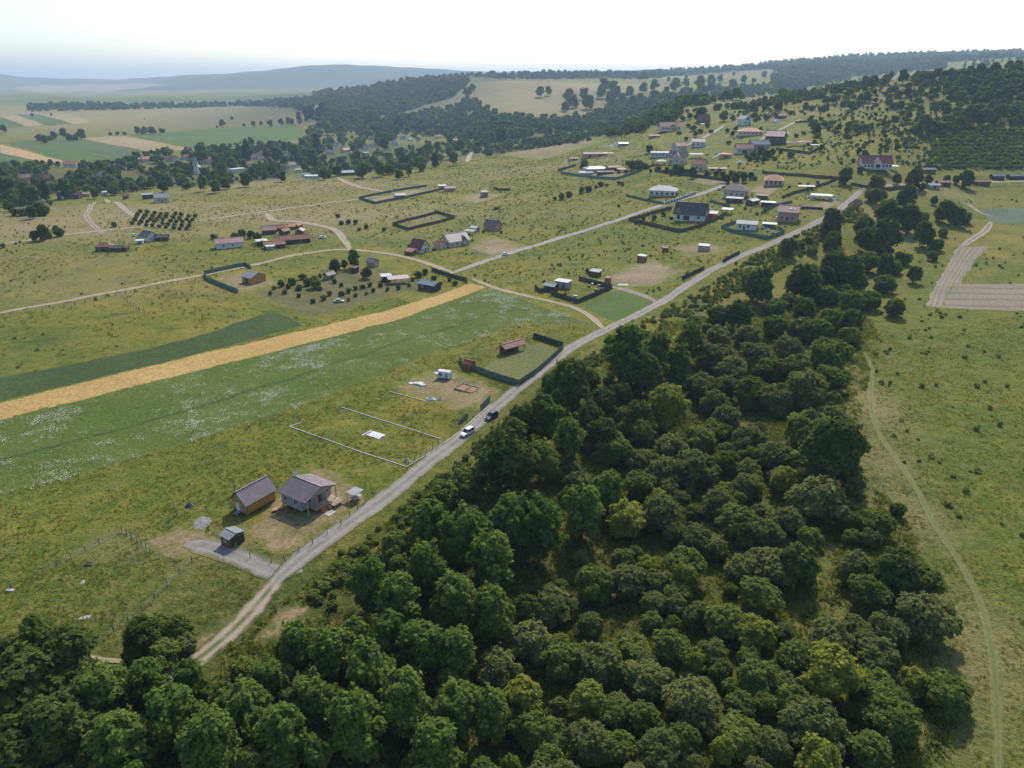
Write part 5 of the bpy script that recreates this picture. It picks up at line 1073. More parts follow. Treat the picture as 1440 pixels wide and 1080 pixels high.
# ------------------------------------------------------------------ middle distance houses
NW = -33; AL = 57
house('garden_house', 'red-brown steep roofed cottage with white porch below beige house', 590, 350, 8, 7.5, 2.4, 4.2, NW, W_white, R_red, doors=[('E', 0, 0, 1, 2, W_brown)], wins=[('E', -2.2, 1.5, 1, 1.1), ('E', 2.2, 1.5, 1, 1.1), ('E', 0, 4, .9, .9), ('S', -1.5, 1.4, 1, 1)])
house('lean_to_shed', 'low red-roofed lean-to beside the steep cottage', 577, 355, 5, 4, 2, .8, NW, W_brown, R_red, cat='shed', kind='mono')
h = house('country_house', 'broad beige house with grey-beige metal roof and dormer', 640, 340, 14, 9, 3.2, 3.6, 40, W_cream, mat('beige_metal_roof', (.36,.31,.28), .42, .08, 1.5, 0, .2, .6), wins=rowwin('S', 14, 4, 1.6)+[('W', -2, 1.6, 1.2, 1.2), ('W', 2, 1.6, 1.2, 1.2), ('W', 0, 4.4, 1., 1.)], doors=[('S', 1.8, 0, 1.1, 2.1, W_brown)], chim=(2, .5))
MB().add([(1.5,-5.2,3.0),(5,-5.2,3.0),(5,-2.2,3.6),(1.5,-2.2,3.6),(3.25,-5.2,5.2),(3.25,-1.6,5.6)], [(0,1,4),(0,4,5,3),(1,2,5,4),(3,2,1,0),(2,3,5)]).build('dormer', R_brown, h)
house('side_building', 'red-tiled low wing beside the beige house', 619, 346, 5, 5, 2.4, 1.6, NW, W_cream, R_rust, cat='annex', doors=[('E', 0, 0, 1, 2, W_brown)])
house('garden_house', 'dark-roofed house with pinkish wall behind the beige house', 693, 319, 9, 7, 3, 2.8, NW, W_brick, R_dark, wins=[('E', -1.5, 1.6, 1, 1.1), ('S', -2, 1.5, 1, 1), ('S', 2, 1.5, 1, 1)], doors=[('E', 1.4, 0, 1, 2, W_brown)])
house('garden_shed', 'small white shed with clutter beside dark-roofed house', 668, 322, 4.5, 3.5, 2.3, .7, NW, W_grey, R_white, cat='shed', doors=[('E', 0, 0, .9, 1.8, W_brown)])
house('open_shelter', 'low dark timber shelter beside the clutter of pale sheds', 661, 327, 6, 3, 2.2, .5, NW, W_dark, R_grey, cat='shelter', kind='mono', posts=True)
house('white_house', 'long plain white house with pinkish-brown roof beside the rusty farmyard', 322, 343, 14.5, 7.5, 3.2, 1.9, 28, W_white, R_pink, wins=[('S', -3.5, 1.6, 1., 1.), ('S', 1.5, 1.6, .8, 1.2), ('W', 0, 1.7, .9, 1)], doors=[('W', -1.8, 0, 1, 2, W_brown)])
house('barn', 'long rust-brown roofed barn below the cluttered farmyard', 412, 338, 19, 6.5, 2.6, 1.9, 22, W_dark, R_rust, cat='barn', doors=[('S', -5, 0, 2.4, 2.1, W_brown), ('S', 4, 0, 2.4, 2.1, W_brown)])
house('barn', 'low brown barn end joined to the long rust-brown barn', 386, 345, 11, 6, 2.3, 1.2, 22, W_dark, R_rust, cat='barn', doors=[('S', 0, 0, 2., 1.9, W_brown)])
house('garden_shed', 'flat white-roofed shed at the end of brown barn', 368, 341, 5.5, 4, 2.4, .4, 22, W_dark, R_white, cat='shed', kind='mono', doors=[('S', 0, 0, .9, 1.8, W_brown)])
house('garden_shed', 'second small white-topped shed by the barn corner', 380, 348, 4, 3, 1.9, .3, 22, W_grey, R_white, cat='shed', kind='mono')
house('farm_building', 'pinkish roofed farm building in the cluttered yard', 378, 325, 8, 6, 2.8, 2, 25, W_brown, R_pink, cat='farmhouse', wins=[('S', -2, 1.5, .9, 1)], doors=[('S', 1.5, 0, 1, 1.9, W_brown)])
for i, (u, v, L) in enumerate(((396,321,7),(407,320,6),(400,326,5),(418,318,6),(422,326,6))):
    house('yard_shed', ['rusty roofed shed in the farmyard beside the pinkish building', 'orange-brown shed in the middle of the farmyard', 'small low rusty shed at the front of farmyard', 'brown shed at the far end of farmyard', 'brown hut just behind the long barn'][i], u, v, L, 4.5, 2.2, 1.2, 25+i*17, W_brown, [R_rust, R_orange, R_rust, R_rust, R_maroon][i], cat='shed', doors=[('S', 0, 0, 1, 1.7, W_dark)])
house('storage_shed', 'orange-walled shed with grey metal roof inside green fence', 357, 391, 6.5, 8.5, 2.9, 1.5, NW, W_orange, R_grey, cat='shed', doors=[('S', 0, 0, 2.2, 2.2, W_dark)], over=.4, ribs=True)
house('garden_hut', 'tiny brown-roofed house with white posts under the garden tree', 524, 370, 4.5, 4, 2.6, 1.3, NW, W_brick, R_brown, cat='hut', doors=[('E', 0, 0, .9, 1.9, M_white)], wins=[('S', 0, 1.5, .9, .9)])
house('garden_hut', 'black box hut beside the fresh green garden tree', 499, 379, 3, 2.6, 2.4, .3, NW, W_dark, R_dark, cat='hut', kind='mono', doors=[('E', 0, 0, .8, 1.8, W_brown)])
house('garden_hut', 'grey weathered hut behind the orchard bushes', 463, 388, 4.5, 3, 2.2, 1.2, 57, W_wood, R_dark, cat='hut', doors=[('S', 0, 0, .9, 1.7, W_dark)])
house('open_shelter', 'long brown shelter with pale clutter above the wheat strip', 560, 394, 9, 4, 2.4, .5, 20, W_dark, R_brown, cat='shelter', kind='mono', posts=True)
house('garden_shed', 'white-topped shed at the end of brown shelter', 543, 391, 4, 3.2, 2.5, .5, 20, W_dark, R_white, cat='shed', kind='mono', doors=[('S', 0, 0, .9, 1.8, W_brown)])
house('garden_shed', 'dark shed with teal metal roof at the end of wheat strip', 604, 402, 9, 5, 2.8, .9, NW, W_dark, R_teal, cat='shed', over=.5, wins=[('S', -2, 1.5, 1, .9)], doors=[('S', 2, 0, 1, 1.9, W_brown)], ribs=True)
house('farm_cottage', 'white gabled cottage with dark roof beside the orchard dirt road', 209, 334, 8, 7, 2.8, 2.6, NW, W_white, R_dark, wins=[('E', -1.5, 1.5, .9, 1), ('E', 1.6, 1.5, .9, 1)], doors=[('S', 0, 0, 1, 2, W_brown)])
house('yard_shed', 'dark low shed behind the white gabled cottage', 228, 335, 7, 4, 2.2, 1, 10, W_dark, R_dark, cat='shed', doors=[('S', 0, 0, 1.4, 1.8, W_brown)])
house('yard_shed', 'small white shed in front of the gabled cottage', 197, 340, 3.5, 2.5, 1.8, .3, 20, W_white, R_white, cat='shed', kind='mono', doors=[('S', 0, 0, .8, 1.5, W_brown)])
house('farm_shed', 'brown hipped shed below the orchard dirt road', 147, 349, 8, 5, 2.4, 2, 15, W_brown, R_rust, cat='shed', kind='hip', doors=[('S', 0, 0, 1.2, 1.9, W_dark)])
house('farm_shed', 'small dark hut next to the brown hipped shed', 165, 350, 6, 4, 2.2, .8, 5, W_dark, R_dark, cat='shed', doors=[('S', 0, 0, 1, 1.7, W_brown)])
house('farm_shed', 'dark red little shed at the end of the dark hut', 176, 350, 3.5, 3, 2., .5, 5, W_brown, R_red, cat='shed', doors=[('S', 0, 0, .9, 1.6, W_dark)])
house('grey_house', 'pale house with light grey roof above the orchard rows', 227, 280, 10, 8, 4, 2.6, 30, W_cream, R_grey, wins=[('S', -2.5, 2, 1.2, 1.3), ('S', 2.5, 2, 1.2, 1.3), ('W', 0, 2, 1.2, 1.3)], doors=[('S', 0, 0, 1, 2.1, W_brown)])
house('grey_house', 'flat blue-grey annex beside the grey-roofed orchard house', 208, 276, 8, 6, 3.4, .5, 30, W_dark, R_teal, cat='annex', kind='mono', wins=[('S', 0, 1.8, 1.2, 1.2)])
house('dark_barn', 'dark long barn with white fittings under the tall trees below the fields', 98, 276, 19, 8, 3.6, 2.2, 8, W_dark, R_dark, cat='barn', doors=[('S', -5, 0, 2.5, 2.5, M_white), ('S', 3, 0, 2.5, 2.5, W_brown)])
house('farm_shed', 'pale low building beside the dark long barn', 121, 274, 9, 6, 2.6, 1.2, 8, W_cream, R_tan, cat='shed', doors=[('S', 0, 0, 1, 2, W_brown)])
house('farm_shed', 'white little hut with blue gable in the tall trees below the fields', 51, 282, 7, 6, 3, 2.4, 60, W_white, R_blue, cat='hut', doors=[('W', 0, 0, 1, 2, W_brown)])
house('farm_shed', 'tiny white hut on the plateau edge', 148, 272, 5, 4, 3, .6, 0, W_white, R_white, cat='hut', kind='mono', doors=[('S', 0, 0, 1, 2, W_dark)])
house('red_hut', 'small dark red hut on the plateau edge', 177, 277, 4.5, 4, 3, .8, 10, mat('red_timber', (.26,.085,.06), .8, .15), R_red, cat='hut', doors=[('S', 0, 0, 1, 2, W_dark)])
house('field_hut', 'grey wooden hut in the long sandy enclosure', 562, 276, 8, 6, 2.8, 1.6, 20, W_wood, R_brown, cat='hut', doors=[('S', 0, 0, 1.2, 2, W_dark)])
house('field_hut', 'red-brown barn with pale roof beyond the sandy enclosure', 632, 266, 9, 6, 2.8, 1.6, 20, W_brick, R_pink, cat='barn', doors=[('E', 0, 0, 1.6, 2, W_dark)])
house('field_hut', 'white roofed shed behind the red-brown barn', 622, 263, 6, 4, 2.6, .6, 20, W_grey, R_white, cat='shed', kind='mono')
house('field_hut', 'tall grey wooden hut alone on the sandy plot', 681, 273, 5, 5, 4, .5, 20, W_wood, R_dark, cat='hut', kind='mono', doors=[('S', 0, 0, 1.2, 2, W_dark)], wins=[('S', 1.5, 2.6, .8, .8)])
# plots along the black fence
house('site_cabin', 'white flat-roofed cabin on the black-fenced plot', 792, 399, 6.5, 4, 2.9, .25, NW, W_grey, R_white, cat='cabin', kind='mono', over=.3, wins=[('S', -1.8, 1.7, 1, 1), ('E', 0, 1.7, 1, 1)], doors=[('S', 1.2, 0, .9, 2, W_brown)])
house('garden_shed', 'dark timber shed with grey roof on the black-fenced plot', 775, 404, 5, 4, 2.5, .8, NW, W_dark, R_grey, cat='shed', doors=[('E', 0, 0, 1, 1.9, W_brown)])
house('garden_shed', 'small grey-roofed hut beside the brown timber privy', 838, 384, 4.2, 3.2, 2.2, .4, NW, W_brown, R_grey, cat='hut', kind='mono', doors=[('E', 0, 0, .9, 1.8, W_dark)])
house('timber_box', 'small upright brown timber privy by the gravel drive', 855, 394, 2.3, 2.2, 2.6, .3, NW, mat('warm_timber', (.30,.14,.07), .8, .15), mat('warm_timber', (.30,.14,.07), .8, .15), cat='privy', kind='mono', over=.15, doors=[('E', 0, 0, .9, 1.8, W_brown)])
house('garden_shed', 'brown timber shed with white roof on the bare plot', 903, 363, 4.2, 2.8, 2.8, .25, NW, mat('warm_timber', (.30,.14,.07), .8, .15), R_white, cat='shed', kind='mono', over=.2, doors=[('E', 0, 0, 1, 1.9, W_dark)])
house('timber_cabin', 'brown log hut with white gas tank beside the worn plot', 990, 348, 5.5, 3.4, 2.4, .5, -25, W_tan, R_white, cat='hut', kind='mono', over=.15, doors=[('E', 0, 0, .9, 1.8, W_brown)])
house('garden_shed', 'tiny brown hut in the grass near the log hut', 936, 350, 2.6, 2.2, 2.2, .6, NW, W_brown, R_brown, cat='hut', doors=[('E', 0, 0, .8, 1.7, W_dark)])
tag(mesh_obj('pale_slab', *(lambda b: (b.v, b.f))(MB().box(0, 0, .1, 4.6, 3.2, .3)), M_conc2), 'pale concrete slab beside the timber privy', 'slab').location = P(876, 401)
for i, (u, v, s, m_) in enumerate(((842,403,1.2,W_grey),(838,409,1.4,W_wood),(833,401,1.0,M_steel),(828,404,1.2,W_brown),(809,418,1.5,R_white),(845,408,1.1,W_dark))):
    o = mesh_obj('crate', *(lambda b: (b.v, b.f))(MB().box(0, 0, .35, s, s*.7, .9, 0, .92).box(0, 0, .83, s*1.05, s*.75, .08)), m_); o.location = P(u, v); o.rotation_euler = (0, 0, i*.7)
    tag(o, ['grey crate among the clutter inside the black fence', 'wooden crate against the black fence', 'steel box among the clutter inside the black fence', 'brown crate among the clutter inside black fence', 'white box at the front of the black-fenced plot', 'dark crate in the black fence corner'][i], 'crate')
# ------------------------------------------------------------------ houses of the upper settlement
h = house('villa', 'white single-storey villa with grey hipped roof beside the lane', 933, 270, 18, 13, 3.6, 3.2, -20, W_white, R_grey, kind='hip', over=.9, wins=rowwin('S', 18, 5, 1.8, 1.5, 1.4)+rowwin('E', 13, 3, 1.8, 1.4, 1.5), fm=F_dark, chim=(-3, 2)); MB().box(0, 0, .2, 18.3, 13.3, 1.0).build('plinth', W_grey, h)
h = house('family_house', 'large white house with steep dark brown roof and balcony', 972, 303, 18, 10.5, 4.2, 5.8, -25, W_white, R_dark, over=.8, wins=[('S', -6.5, 1.8, 1.5, 2.2), ('S', 5.5, 2.2, 1.4, 1.3), ('E', -2.5, 2, 1, 1.6), ('E', 2.5, 2, 1, 1.6), ('E', -1.5, 5.6, 1.1, 1.2), ('E', 1.5, 5.6, 1.1, 1.2)], doors=[('S', -1.8, .1, 3.6, 2.8, W_dark)], fm=W_brown, chim=(-2, 1.5))
MB().add([(-9.2,-5.9,4.0),(-5,-5.9,4.0),(-7.1,-5.9,6.8),(-7.1,-1.5,7.4),(-9.2,-3.5,4.6),(-5,-3.5,4.6)], [(0,1,2),(0,2,3,4),(1,5,3,2),(4,5,1,0),(4,3,5)]).build('dormer', R_brown, h)
house('garden_shed', 'orange garden kitchen with white awning by the white house', 1001, 303, 6, 4, 3, 1, -25, mat('orange_paint', (.55,.16,.05), .8, .1), R_white, cat='shed', kind='mono', doors=[('S', 0, 0, 1, 2, W_brown)])
house('open_shelter', 'dark carport with white roof behind the orange garden kitchen', 1023, 297, 6, 5, 2.8, .3, -25, W_dark, R_white, cat='carport', kind='mono', posts=True)
h = house('family_house', 'beige house with large dark hipped roof and balcony', 1034, 271, 14, 11, 4.5, 4.6, -25, W_cream, R_dark, kind='hip', over=.9, wins=rowwin('S', 14, 4, 2.2, 1.2, 1.4)+rowwin('E', 11, 2, 2.2, 1.2, 1.6)); MB().box(7.8, 0, 3.0, 1.8, 8, .2).build('balcony', W_brown, h)
house('garage', 'long grey flat garage in front of the dark hipped house', 1033, 281, 10, 5, 2.6, .3, -25, W_dark, R_grey, cat='garage', kind='mono', doors=[('S', -2, 0, 2.6, 2.1, W_brown), ('S', 2, 0, 2.6, 2.1, W_brown)])
house('garage', 'white-roofed garage with pale sheds near small white house', 1058, 284, 8, 5, 2.6, .8, 40, W_brown, R_white, cat='garage', doors=[('W', 0, 0, 2.6, 2.1, W_dark)])
house('garden_shed', 'dark metal shed beside white-roofed garage', 1080, 287, 8, 4, 2.6, .3, -25, F_dark, R_teal, cat='shed', kind='mono', doors=[('E', 0, 0, 1.6, 2, W_dark)])
house('garden_shed', 'brown shed with white clutter behind the garage', 1072, 277, 7, 4, 2.4, .5, -25, W_brown, R_rust, cat='shed', kind='mono', doors=[('S', 0, 0, 1, 1.8, W_dark)])
h = house('brick_house', 'unfinished pale brick house with pinkish roof and two skylights', 1109, 302, 11, 10, 5.2, 3.0, -25, W_brick, R_pink, over=.5, wins=[('S', -3, 2, 1.2, 1.3), ('S', 2.5, 2, 1.2, 1.3), ('E', -2.5, 2, 1.3, 1.4), ('E', 2.5, 2, 1.3, 1.4), ('E', 0, 5.6, 1.2, 1.2)], doors=[('S', 0, 0, 1.1, 2.1, W_dark)], fm=M_conc2)
for x in (1.0, 3.2): MB().hexa([(x-.5,-3.2,6.53),(x+.5,-3.2,6.53),(x+.5,-2.2,7.13),(x-.5,-2.2,7.13),(x-.5,-3.2,6.65),(x+.5,-3.2,6.65),(x+.5,-2.2,7.25),(x-.5,-2.2,7.25)]).build('skylight', M_white, h)
house('small_house', 'small white house with grey roof inside green fence by road', 1051, 317, 11, 7, 3.2, 1.6, -25, W_white, R_blue, wins=[('S', -3.5, 1.7, 1.1, 1.3), ('S', 1, 1.7, 1.1, 1.3), ('E', 0, 1.7, 1.1, 1.3)], doors=[('S', -1.3, 0, 1, 2.1, W_dark)], fm=F_dark)
house('green_shed', 'dark green flat shed beside the small white house', 1082, 317, 7, 3.5, 2.1, .3, -25, F_green, F_green, cat='shed', kind='mono', doors=[('S', 0, 0, 1, 1.7, F_dark)])
for i, (u, v) in enumerate(((1073,322),(1080,325),(1087,328),(1092,308))):
    o = mesh_obj('pallet_stack', *(lambda b: (b.v, b.f))(MB().box(0, 0, .25, 2.4, 1.4, .5).box(.2, .1, .75, 1.8, 1.2, .5, .2).box(-.2, 0, 1.15, 1.2, 1.0, .3, .1)), [M_conc2, R_white, W_tan, M_white][i]); o.location = P(u, v); o.rotation_euler = (0, 0, i*.5)
    tag(o, ['pale stacked blocks in the yard of small white house', 'white stacked boards in the yard of small white house', 'tan stacked timber by the gate of small white house', 'round white tank heap at the brick house corner'][i], 'stack')
house('market_shelter', 'white flat roof on posts over building material by road', 1155, 277, 12, 7, 2.6, .3, -25, M_steel, R_white, cat='shelter', kind='mono', posts=True)
for i, (u, v) in enumerate(((1142,281),(1168,280),(1172,276),(1178,281),(1138,276))):
    heap('rubble_heap', ['grey rubble heap beside the white shelter posts', 'broken stone heap under the white shelter edge', 'pale rubble behind the white shelter', 'grey rubble at roadside by white shelter', 'small rubble pile beyond the white shelter'][i], 'rubble', u, v, 3.0, 2.0, 1.1, mat('grey_rubble', (.30,.29,.28), .9, .25, 6, .6), 20+i)
house('flat_trailer', 'long dark low trailer with white end near brick house', 1141, 292, 13, 2.4, 1.2, .1, -20, M_black, W_dark, cat='trailer', kind='mono', over=.1)
h = house('brick_villa', 'red-roofed villa with white posts and porch', 1088, 255, 12, 10, 3.8, 3.2, -20, W_brick, R_orange, kind='hip', over=.6, wins=rowwin('S', 12, 4, 1.9, 1.4, 1.6)+rowwin('E', 10, 2, 1.9), chim=(2, 2))
for x in np.linspace(-6, 6, 5): MB().box(x, -6.4, 1.7, .4, .4, 3.9).build('porch_post', M_white, h)
MB().slab((-6.6,-7.0,3.4),(6.6,-7.0,3.4),(6.6,-4.8,3.9),(-6.6,-4.8,3.9),.12).build('porch_roof', R_orange, h)
house('open_shelter', 'white arched shelter beside the dark fenced plot', 1134, 264, 10, 4, 2.2, .3, -10, M_steel, R_white, cat='shelter', kind='mono', posts=True)
h = house('manor', 'large beige house with steep grey-brown gabled roof', 953, 225, 14, 12, 5.4, 5.4, -20, W_cream, R_brown, over=.6, wins=rowwin('S', 14, 3, 2.4, 1.3, 1.5)+[('E', -2.5, 2.4, 1.2, 1.5), ('E', 2.5, 2.4, 1.2, 1.5), ('E', 0, 6.5, 1.2, 1.4)], doors=[('S', -5.2, 0, 1.2, 2.2, W_brown)], chim=(3, 2))
MB().add([(-3,-6.9,5),(3,-6.9,5),(0,-6.9,9.6),(0,-.8,10.2),(-3,-3,7.4),(3,-3,7.4)], [(0,1,2),(0,2,3,4),(1,5,3,2),(4,5,1,0),(4,3,5)]).build('dormer', W_cream, h)
house('family_house', 'orange-roofed beige house in front of big grey gabled house', 983, 234, 10, 9, 5, 3.6, NW, W_cream, R_orange, over=.6, wins=[('E', -2, 2.2, 1.2, 1.4), ('E', 2, 2.2, 1.2, 1.4), ('S', 0, 2.2, 1.2, 1.4), ('E', 0, 5.8, 1, 1.1)], doors=[('S', 3, 0, 1.1, 2.1, W_brown)])
house('long_house', 'long blue-grey house with white flat roof edge', 930, 217, 19, 8, 3.6, .5, -8, W_blue, R_grey, kind='mono', wins=rowwin('S', 19, 6, 2, 1.8, 1.6))
house('gazebo', 'small white-roofed gazebo below the long blue-grey house', 930, 229, 7, 6, 3, 1.6, -10, W_brown, R_white, cat='gazebo', kind='hip', posts=True)
house('open_shelter', 'white flat canopy beside the big grey gabled house', 979, 219, 11, 5, 3, .3, -8, M_steel, R_white, cat='canopy', kind='mono', posts=True)
house('open_shelter', 'pale clutter shelter beside the orange-roofed house', 1009, 239, 13, 5, 2.6, .4, -8, M_steel, R_tan, cat='shelter', kind='mono', posts=True)
house('family_house', 'pinkish-roofed house behind the long blue-grey house', 955, 207, 12, 9, 3.6, 2.6, 30, W_cream, R_tan, wins=rowwin('S', 12, 3, 1.9), doors=[('W', 0, 0, 1, 2.1, W_brown)])
house('family_house', 'pale blue house with grey gabled roof beside upper lane', 982, 202, 12, 9, 4.5, 3, -15, W_blue, R_brown, wins=rowwin('S', 12, 3, 2.2, 1.4, 1.8)+[('E', 0, 2.2, 1.2, 1.4), ('E', 0, 5.2, 1, 1)], doors=[('S', -5, 0, 1, 2.1, W_brown)])
h = house('guest_house', 'big dark red roofed guest house below the wood edge', 941, 180, 22, 12, 5, 4.2, 5, W_cream, R_red, over=.8, wins=rowwin('S', 22, 6, 2.4, 1.8, 1.6), chim=(8, 0))
MB().add([(-1,-7,4.6),(6,-7,4.6),(2.5,-7,8.2),(2.5,-2,8.8),(-1,-3,7),(6,-3,7)], [(0,1,2),(0,2,3,4),(1,5,3,2),(4,5,1,0),(4,3,5)]).build('dormer', R_tan, h)
house('mountain_house', 'dark red steep-roofed house in front of round trees', 989, 170, 13, 10, 3, 5.4, 5, W_brown, R_maroon, wins=rowwin('S', 13, 3, 1.5), doors=[('S', -5.4, 0, 1, 2, W_brown)])
house('open_shelter', 'small white canopy in front of dark red steep house', 991, 176, 9, 3.5, 2.6, .3, 5, M_steel, R_white, cat='canopy', kind='mono', posts=True)
house('gabled_house', 'white two-storey house with big dark gable window', 1047, 171, 11, 10, 6, 3.6, -70, W_white, R_grey, wins=[('E', -2.4, 2.2, 1.8, 1.9), ('E', 2.4, 2.2, 1.8, 1.9), ('E', 0, 6.4, 3.0, 2.4), ('S', 0, 2.2, 1.4, 1.4)], fm=F_dark)
house('hipped_villa', 'broad bungalow with orange hipped roof and long porch', 1054, 187, 22, 14, 3.6, 3.4, -10, W_cream, R_orange, kind='hip', over=1.0, wins=rowwin('S', 22, 6, 1.8, 1.6, 1.5)+rowwin('E', 14, 3, 1.8))
house('family_house', 'cream house with maroon roof and arched porch', 1046, 211, 14, 10, 4.2, 3.6, -5, W_cream, R_maroon, over=.7, wins=[('S', -4.5, 2, 1.2, 1.4), ('S', 4.5, 2, 1.2, 1.4), ('E', 0, 2, 1.2, 1.4)], doors=[('S', 0, 0, 4.4, 2.6, W_dark)])
house('family_house', 'house with dark slate-blue roof behind the maroon-roofed house', 1067, 205, 16, 10, 3.8, 3.2, 8, W_grey, R_blue, wins=rowwin('S', 16, 4, 1.9), chim=(4, 1))
house('tall_house', 'tall dark gabled house with grey roof on slope', 1091, 196, 16, 12, 7, 4.4, NW, W_dark, R_brown, wins=[('E', -3, 2.4, 1.3, 1.5), ('E', 3, 2.4, 1.3, 1.5), ('E', -2, 5.4, 1.3, 1.5), ('E', 2, 5.4, 1.3, 1.5), ('S', -4, 4.4, 1.3, 1.5), ('S', 3, 4.4, 1.3, 1.5)], chim=(2, 2))
house('garage', 'low orange brick garage with tiled roof by the lane', 1020, 219, 9, 7, 3, 1.2, -8, W_brick, R_orange, cat='garage', kind='hip', doors=[('S', 0, 0, 3, 2.2, W_brown)])
house('gazebo', 'brown rusty-roofed gazebo on the fenced terrace', 1114, 203, 9, 6, 2.8, 1.6, 0, W_brown, R_rust, cat='gazebo', kind='hip', posts=True)
house('gazebo', 'brown and pale roofed gazebo beside the brown gazebo', 1132, 202, 10, 7, 2.8, 1.8, 0, W_brown, R_tan, cat='gazebo', kind='hip', posts=True)
house('open_shelter', 'white canopy at the end of the terrace with gazebos', 1146, 206, 6, 4, 2.6, .2, -8, M_steel, R_white, cat='canopy', kind='mono', posts=True)
house('open_shelter', 'white canopy and pale roof behind tall dark house', 1103, 189, 7, 5, 2.6, .2, 0, M_steel, R_white, cat='canopy', kind='mono', posts=True)
house('hill_cabin', 'small pinkish-roofed cabin above the dirt lane', 1099, 164, 9, 6, 3, 1.8, 8, W_brown, R_pink, cat='cabin', doors=[('S', 0, 0, 1.4, 2, W_dark)], wins=[('S', -2.5, 1.6, 1, 1)])
heap('white_dome_tent', 'white dome tent below the small hill cabin', 'tent', 1092, 172, 3.4, 3.4, 3.2, M_white, 31, 2.4)
heap('white_round_tank', 'white oblong tank standing in grass below maroon-roofed house', 'tank', 1041, 229, 4.0, 1.6, 1.8, M_white, 32, 2.2)
h = house('white_house', 'large white house with dark red roof and front gable under hillside', 1230, 232, 21, 11, 4.4, 4.8, -6, W_white, R_maroon, over=.7, wins=[('S', -8.5, 2.2, 1.1, 1.5), ('S', -6, 2.2, 1.1, 1.5), ('S', -3.8, 2.2, 1.1, 1.5), ('S', 4.5, 2.2, 1.1, 1.5), ('S', 6.8, 2.2, 1.1, 1.5), ('S', 9, 2.2, 1.1, 1.5), ('E', -2, 2.2, 1.2, 1.5), ('E', 2, 2.2, 1.2, 1.5)], fm=W_brown)
MB().add([(-2.6,-7.0,-.5),(2.6,-7.0,-.5),(2.6,-7.0,4.6),(-2.6,-7.0,4.6),(0,-7.0,7.4),(-2.6,-5.4,-.5),(2.6,-5.4,-.5),(2.6,-4.6,4.8),(-2.6,-4.6,4.8),(0,-1.6,7.9)], [(0,1,2,4,3),(1,6,7,2),(5,0,3,8)]).build('front_bay', W_white, h)
for s in (-1, 1): MB().slab(*[(s*3.2,-7.6,4.0),(0,-7.6,7.6),(0,-1.2,8.1),(s*3.2,-4.0,4.4)][::s], .14).build('bay_roof', R_maroon, h)
MB().box(0, -7.05, 2.4, 3.2, .1, 2.4).build('bay_window', M_glass, h); MB().box(0, -8.0, .6, 20, 1.6, .2).build('terrace', M_conc2, h)
house('open_shelter', 'white carport beside the white house with red roof', 1256, 236, 6, 6, 2.8, .3, -6, M_steel, R_white, cat='carport', kind='mono', posts=True)
for i, (u, v, L, m1, m2) in enumerate(((1305,240,10,W_brown,R_dark),(1326,258,9,W_brown,R_rust),(1379,257,12,W_brown,R_rust),(1402,249,9,W_dark,R_dark),(1430,249,14,W_dark,R_dark),(1312,262,8,W_grey,R_grey))):
    house('field_shed', ['dark shed with pole below the plantation', 'red-brown lattice shed beside garden trees', 'red-brown low shed by the pale dirt road under plantation', 'dark barrel-roofed shed at the plantation foot', 'long dark low shed at the plantation foot, the longest there', 'pale low wall shed in front of the garden trees'][i], u, v, L, 5, 2.4, 1.0, 3, m1, m2, cat='shed', doors=[('S', 0, 0, 1.6, 1.9, W_dark)])
# compound with silver roof
house('greenhouse', 'big silver-grey roofed greenhouse in the fenced compound', 837, 239, 20, 12, 3.2, 2.0, 15, M_steel, mat('silver_sheet', (.30,.33,.37), .55, .1, 1, 0, 0, .3), cat='greenhouse', kind='hip')
house('greenhouse', 'low pale polytunnel roof at front of compound', 824, 244, 12, 6, 2.2, 1.2, 10, M_steel, R_white, cat='greenhouse', kind='hip')
house('farm_hut', 'red-brown hut with tan roof in the compound', 863, 237, 12, 7, 3, 1.2, 12, mat('red_timber', (.26,.085,.06), .8, .15), R_tan, cat='hut', doors=[('S', 0, 0, 1.2, 2, W_dark)])
house('farm_hut', 'black low tunnel at the front of compound', 851, 243, 14, 4, 2.2, 1.0, 5, F_dark, F_dark, cat='tunnel', doors=[('S', 0, 0, 1.2, 1.8, W_dark)])
house('farm_hut', 'small tan shelter with red posts in compound', 874, 240, 7, 5, 2.6, .8, 10, W_brown, R_tan, cat='shelter', kind='mono', posts=True)
house('stable', 'long stable with tan flat roof below the dark hedge', 836, 218, 24, 10, 3.4, 1.2, 8, W_brick, R_tan, cat='stable', doors=[('S', -6, 0, 3, 2.4, W_dark), ('S', 4, 0, 3, 2.4, W_dark)])
house('open_shelter', 'small white canopy at the end of the stable', 856, 217, 9, 4, 2.6, .2, 8, M_steel, R_white, cat='canopy', kind='mono', posts=True)
for i, (u, v) in enumerate(((852,207),(860,206),(867,204))):
    heap('white_tent', ['small white tent beside the stable', 'middle white tent of three by hedge', 'largest white tent beside the purple shed'][i], 'tent', u, v, 3.2+i*.8, 2.2, 2.2+.6*i, M_white, 40+i, 1.2)
house('farm_hut', 'small purplish shed under the hedge by the tents', 876, 203, 10, 6, 2.8, .8, 8, W_grey, R_brown, cat='shed', doors=[('S', 0, 0, 1.4, 2, W_dark)])
house('farm_hut', 'pale small shed beyond the stable end', 806, 224, 9, 5, 2.2, .8, 15, W_tan, R_tan, cat='shed', doors=[('S', 0, 0, 1.4, 1.8, W_dark)])
house('farm_hut', 'low orange and white building on bare ground below guest house', 920, 192, 12, 5, 2.2, .6, 8, W_brick, R_tan, cat='shed', kind='mono', doors=[('S', 0, 0, 1.4, 1.8, W_dark)])
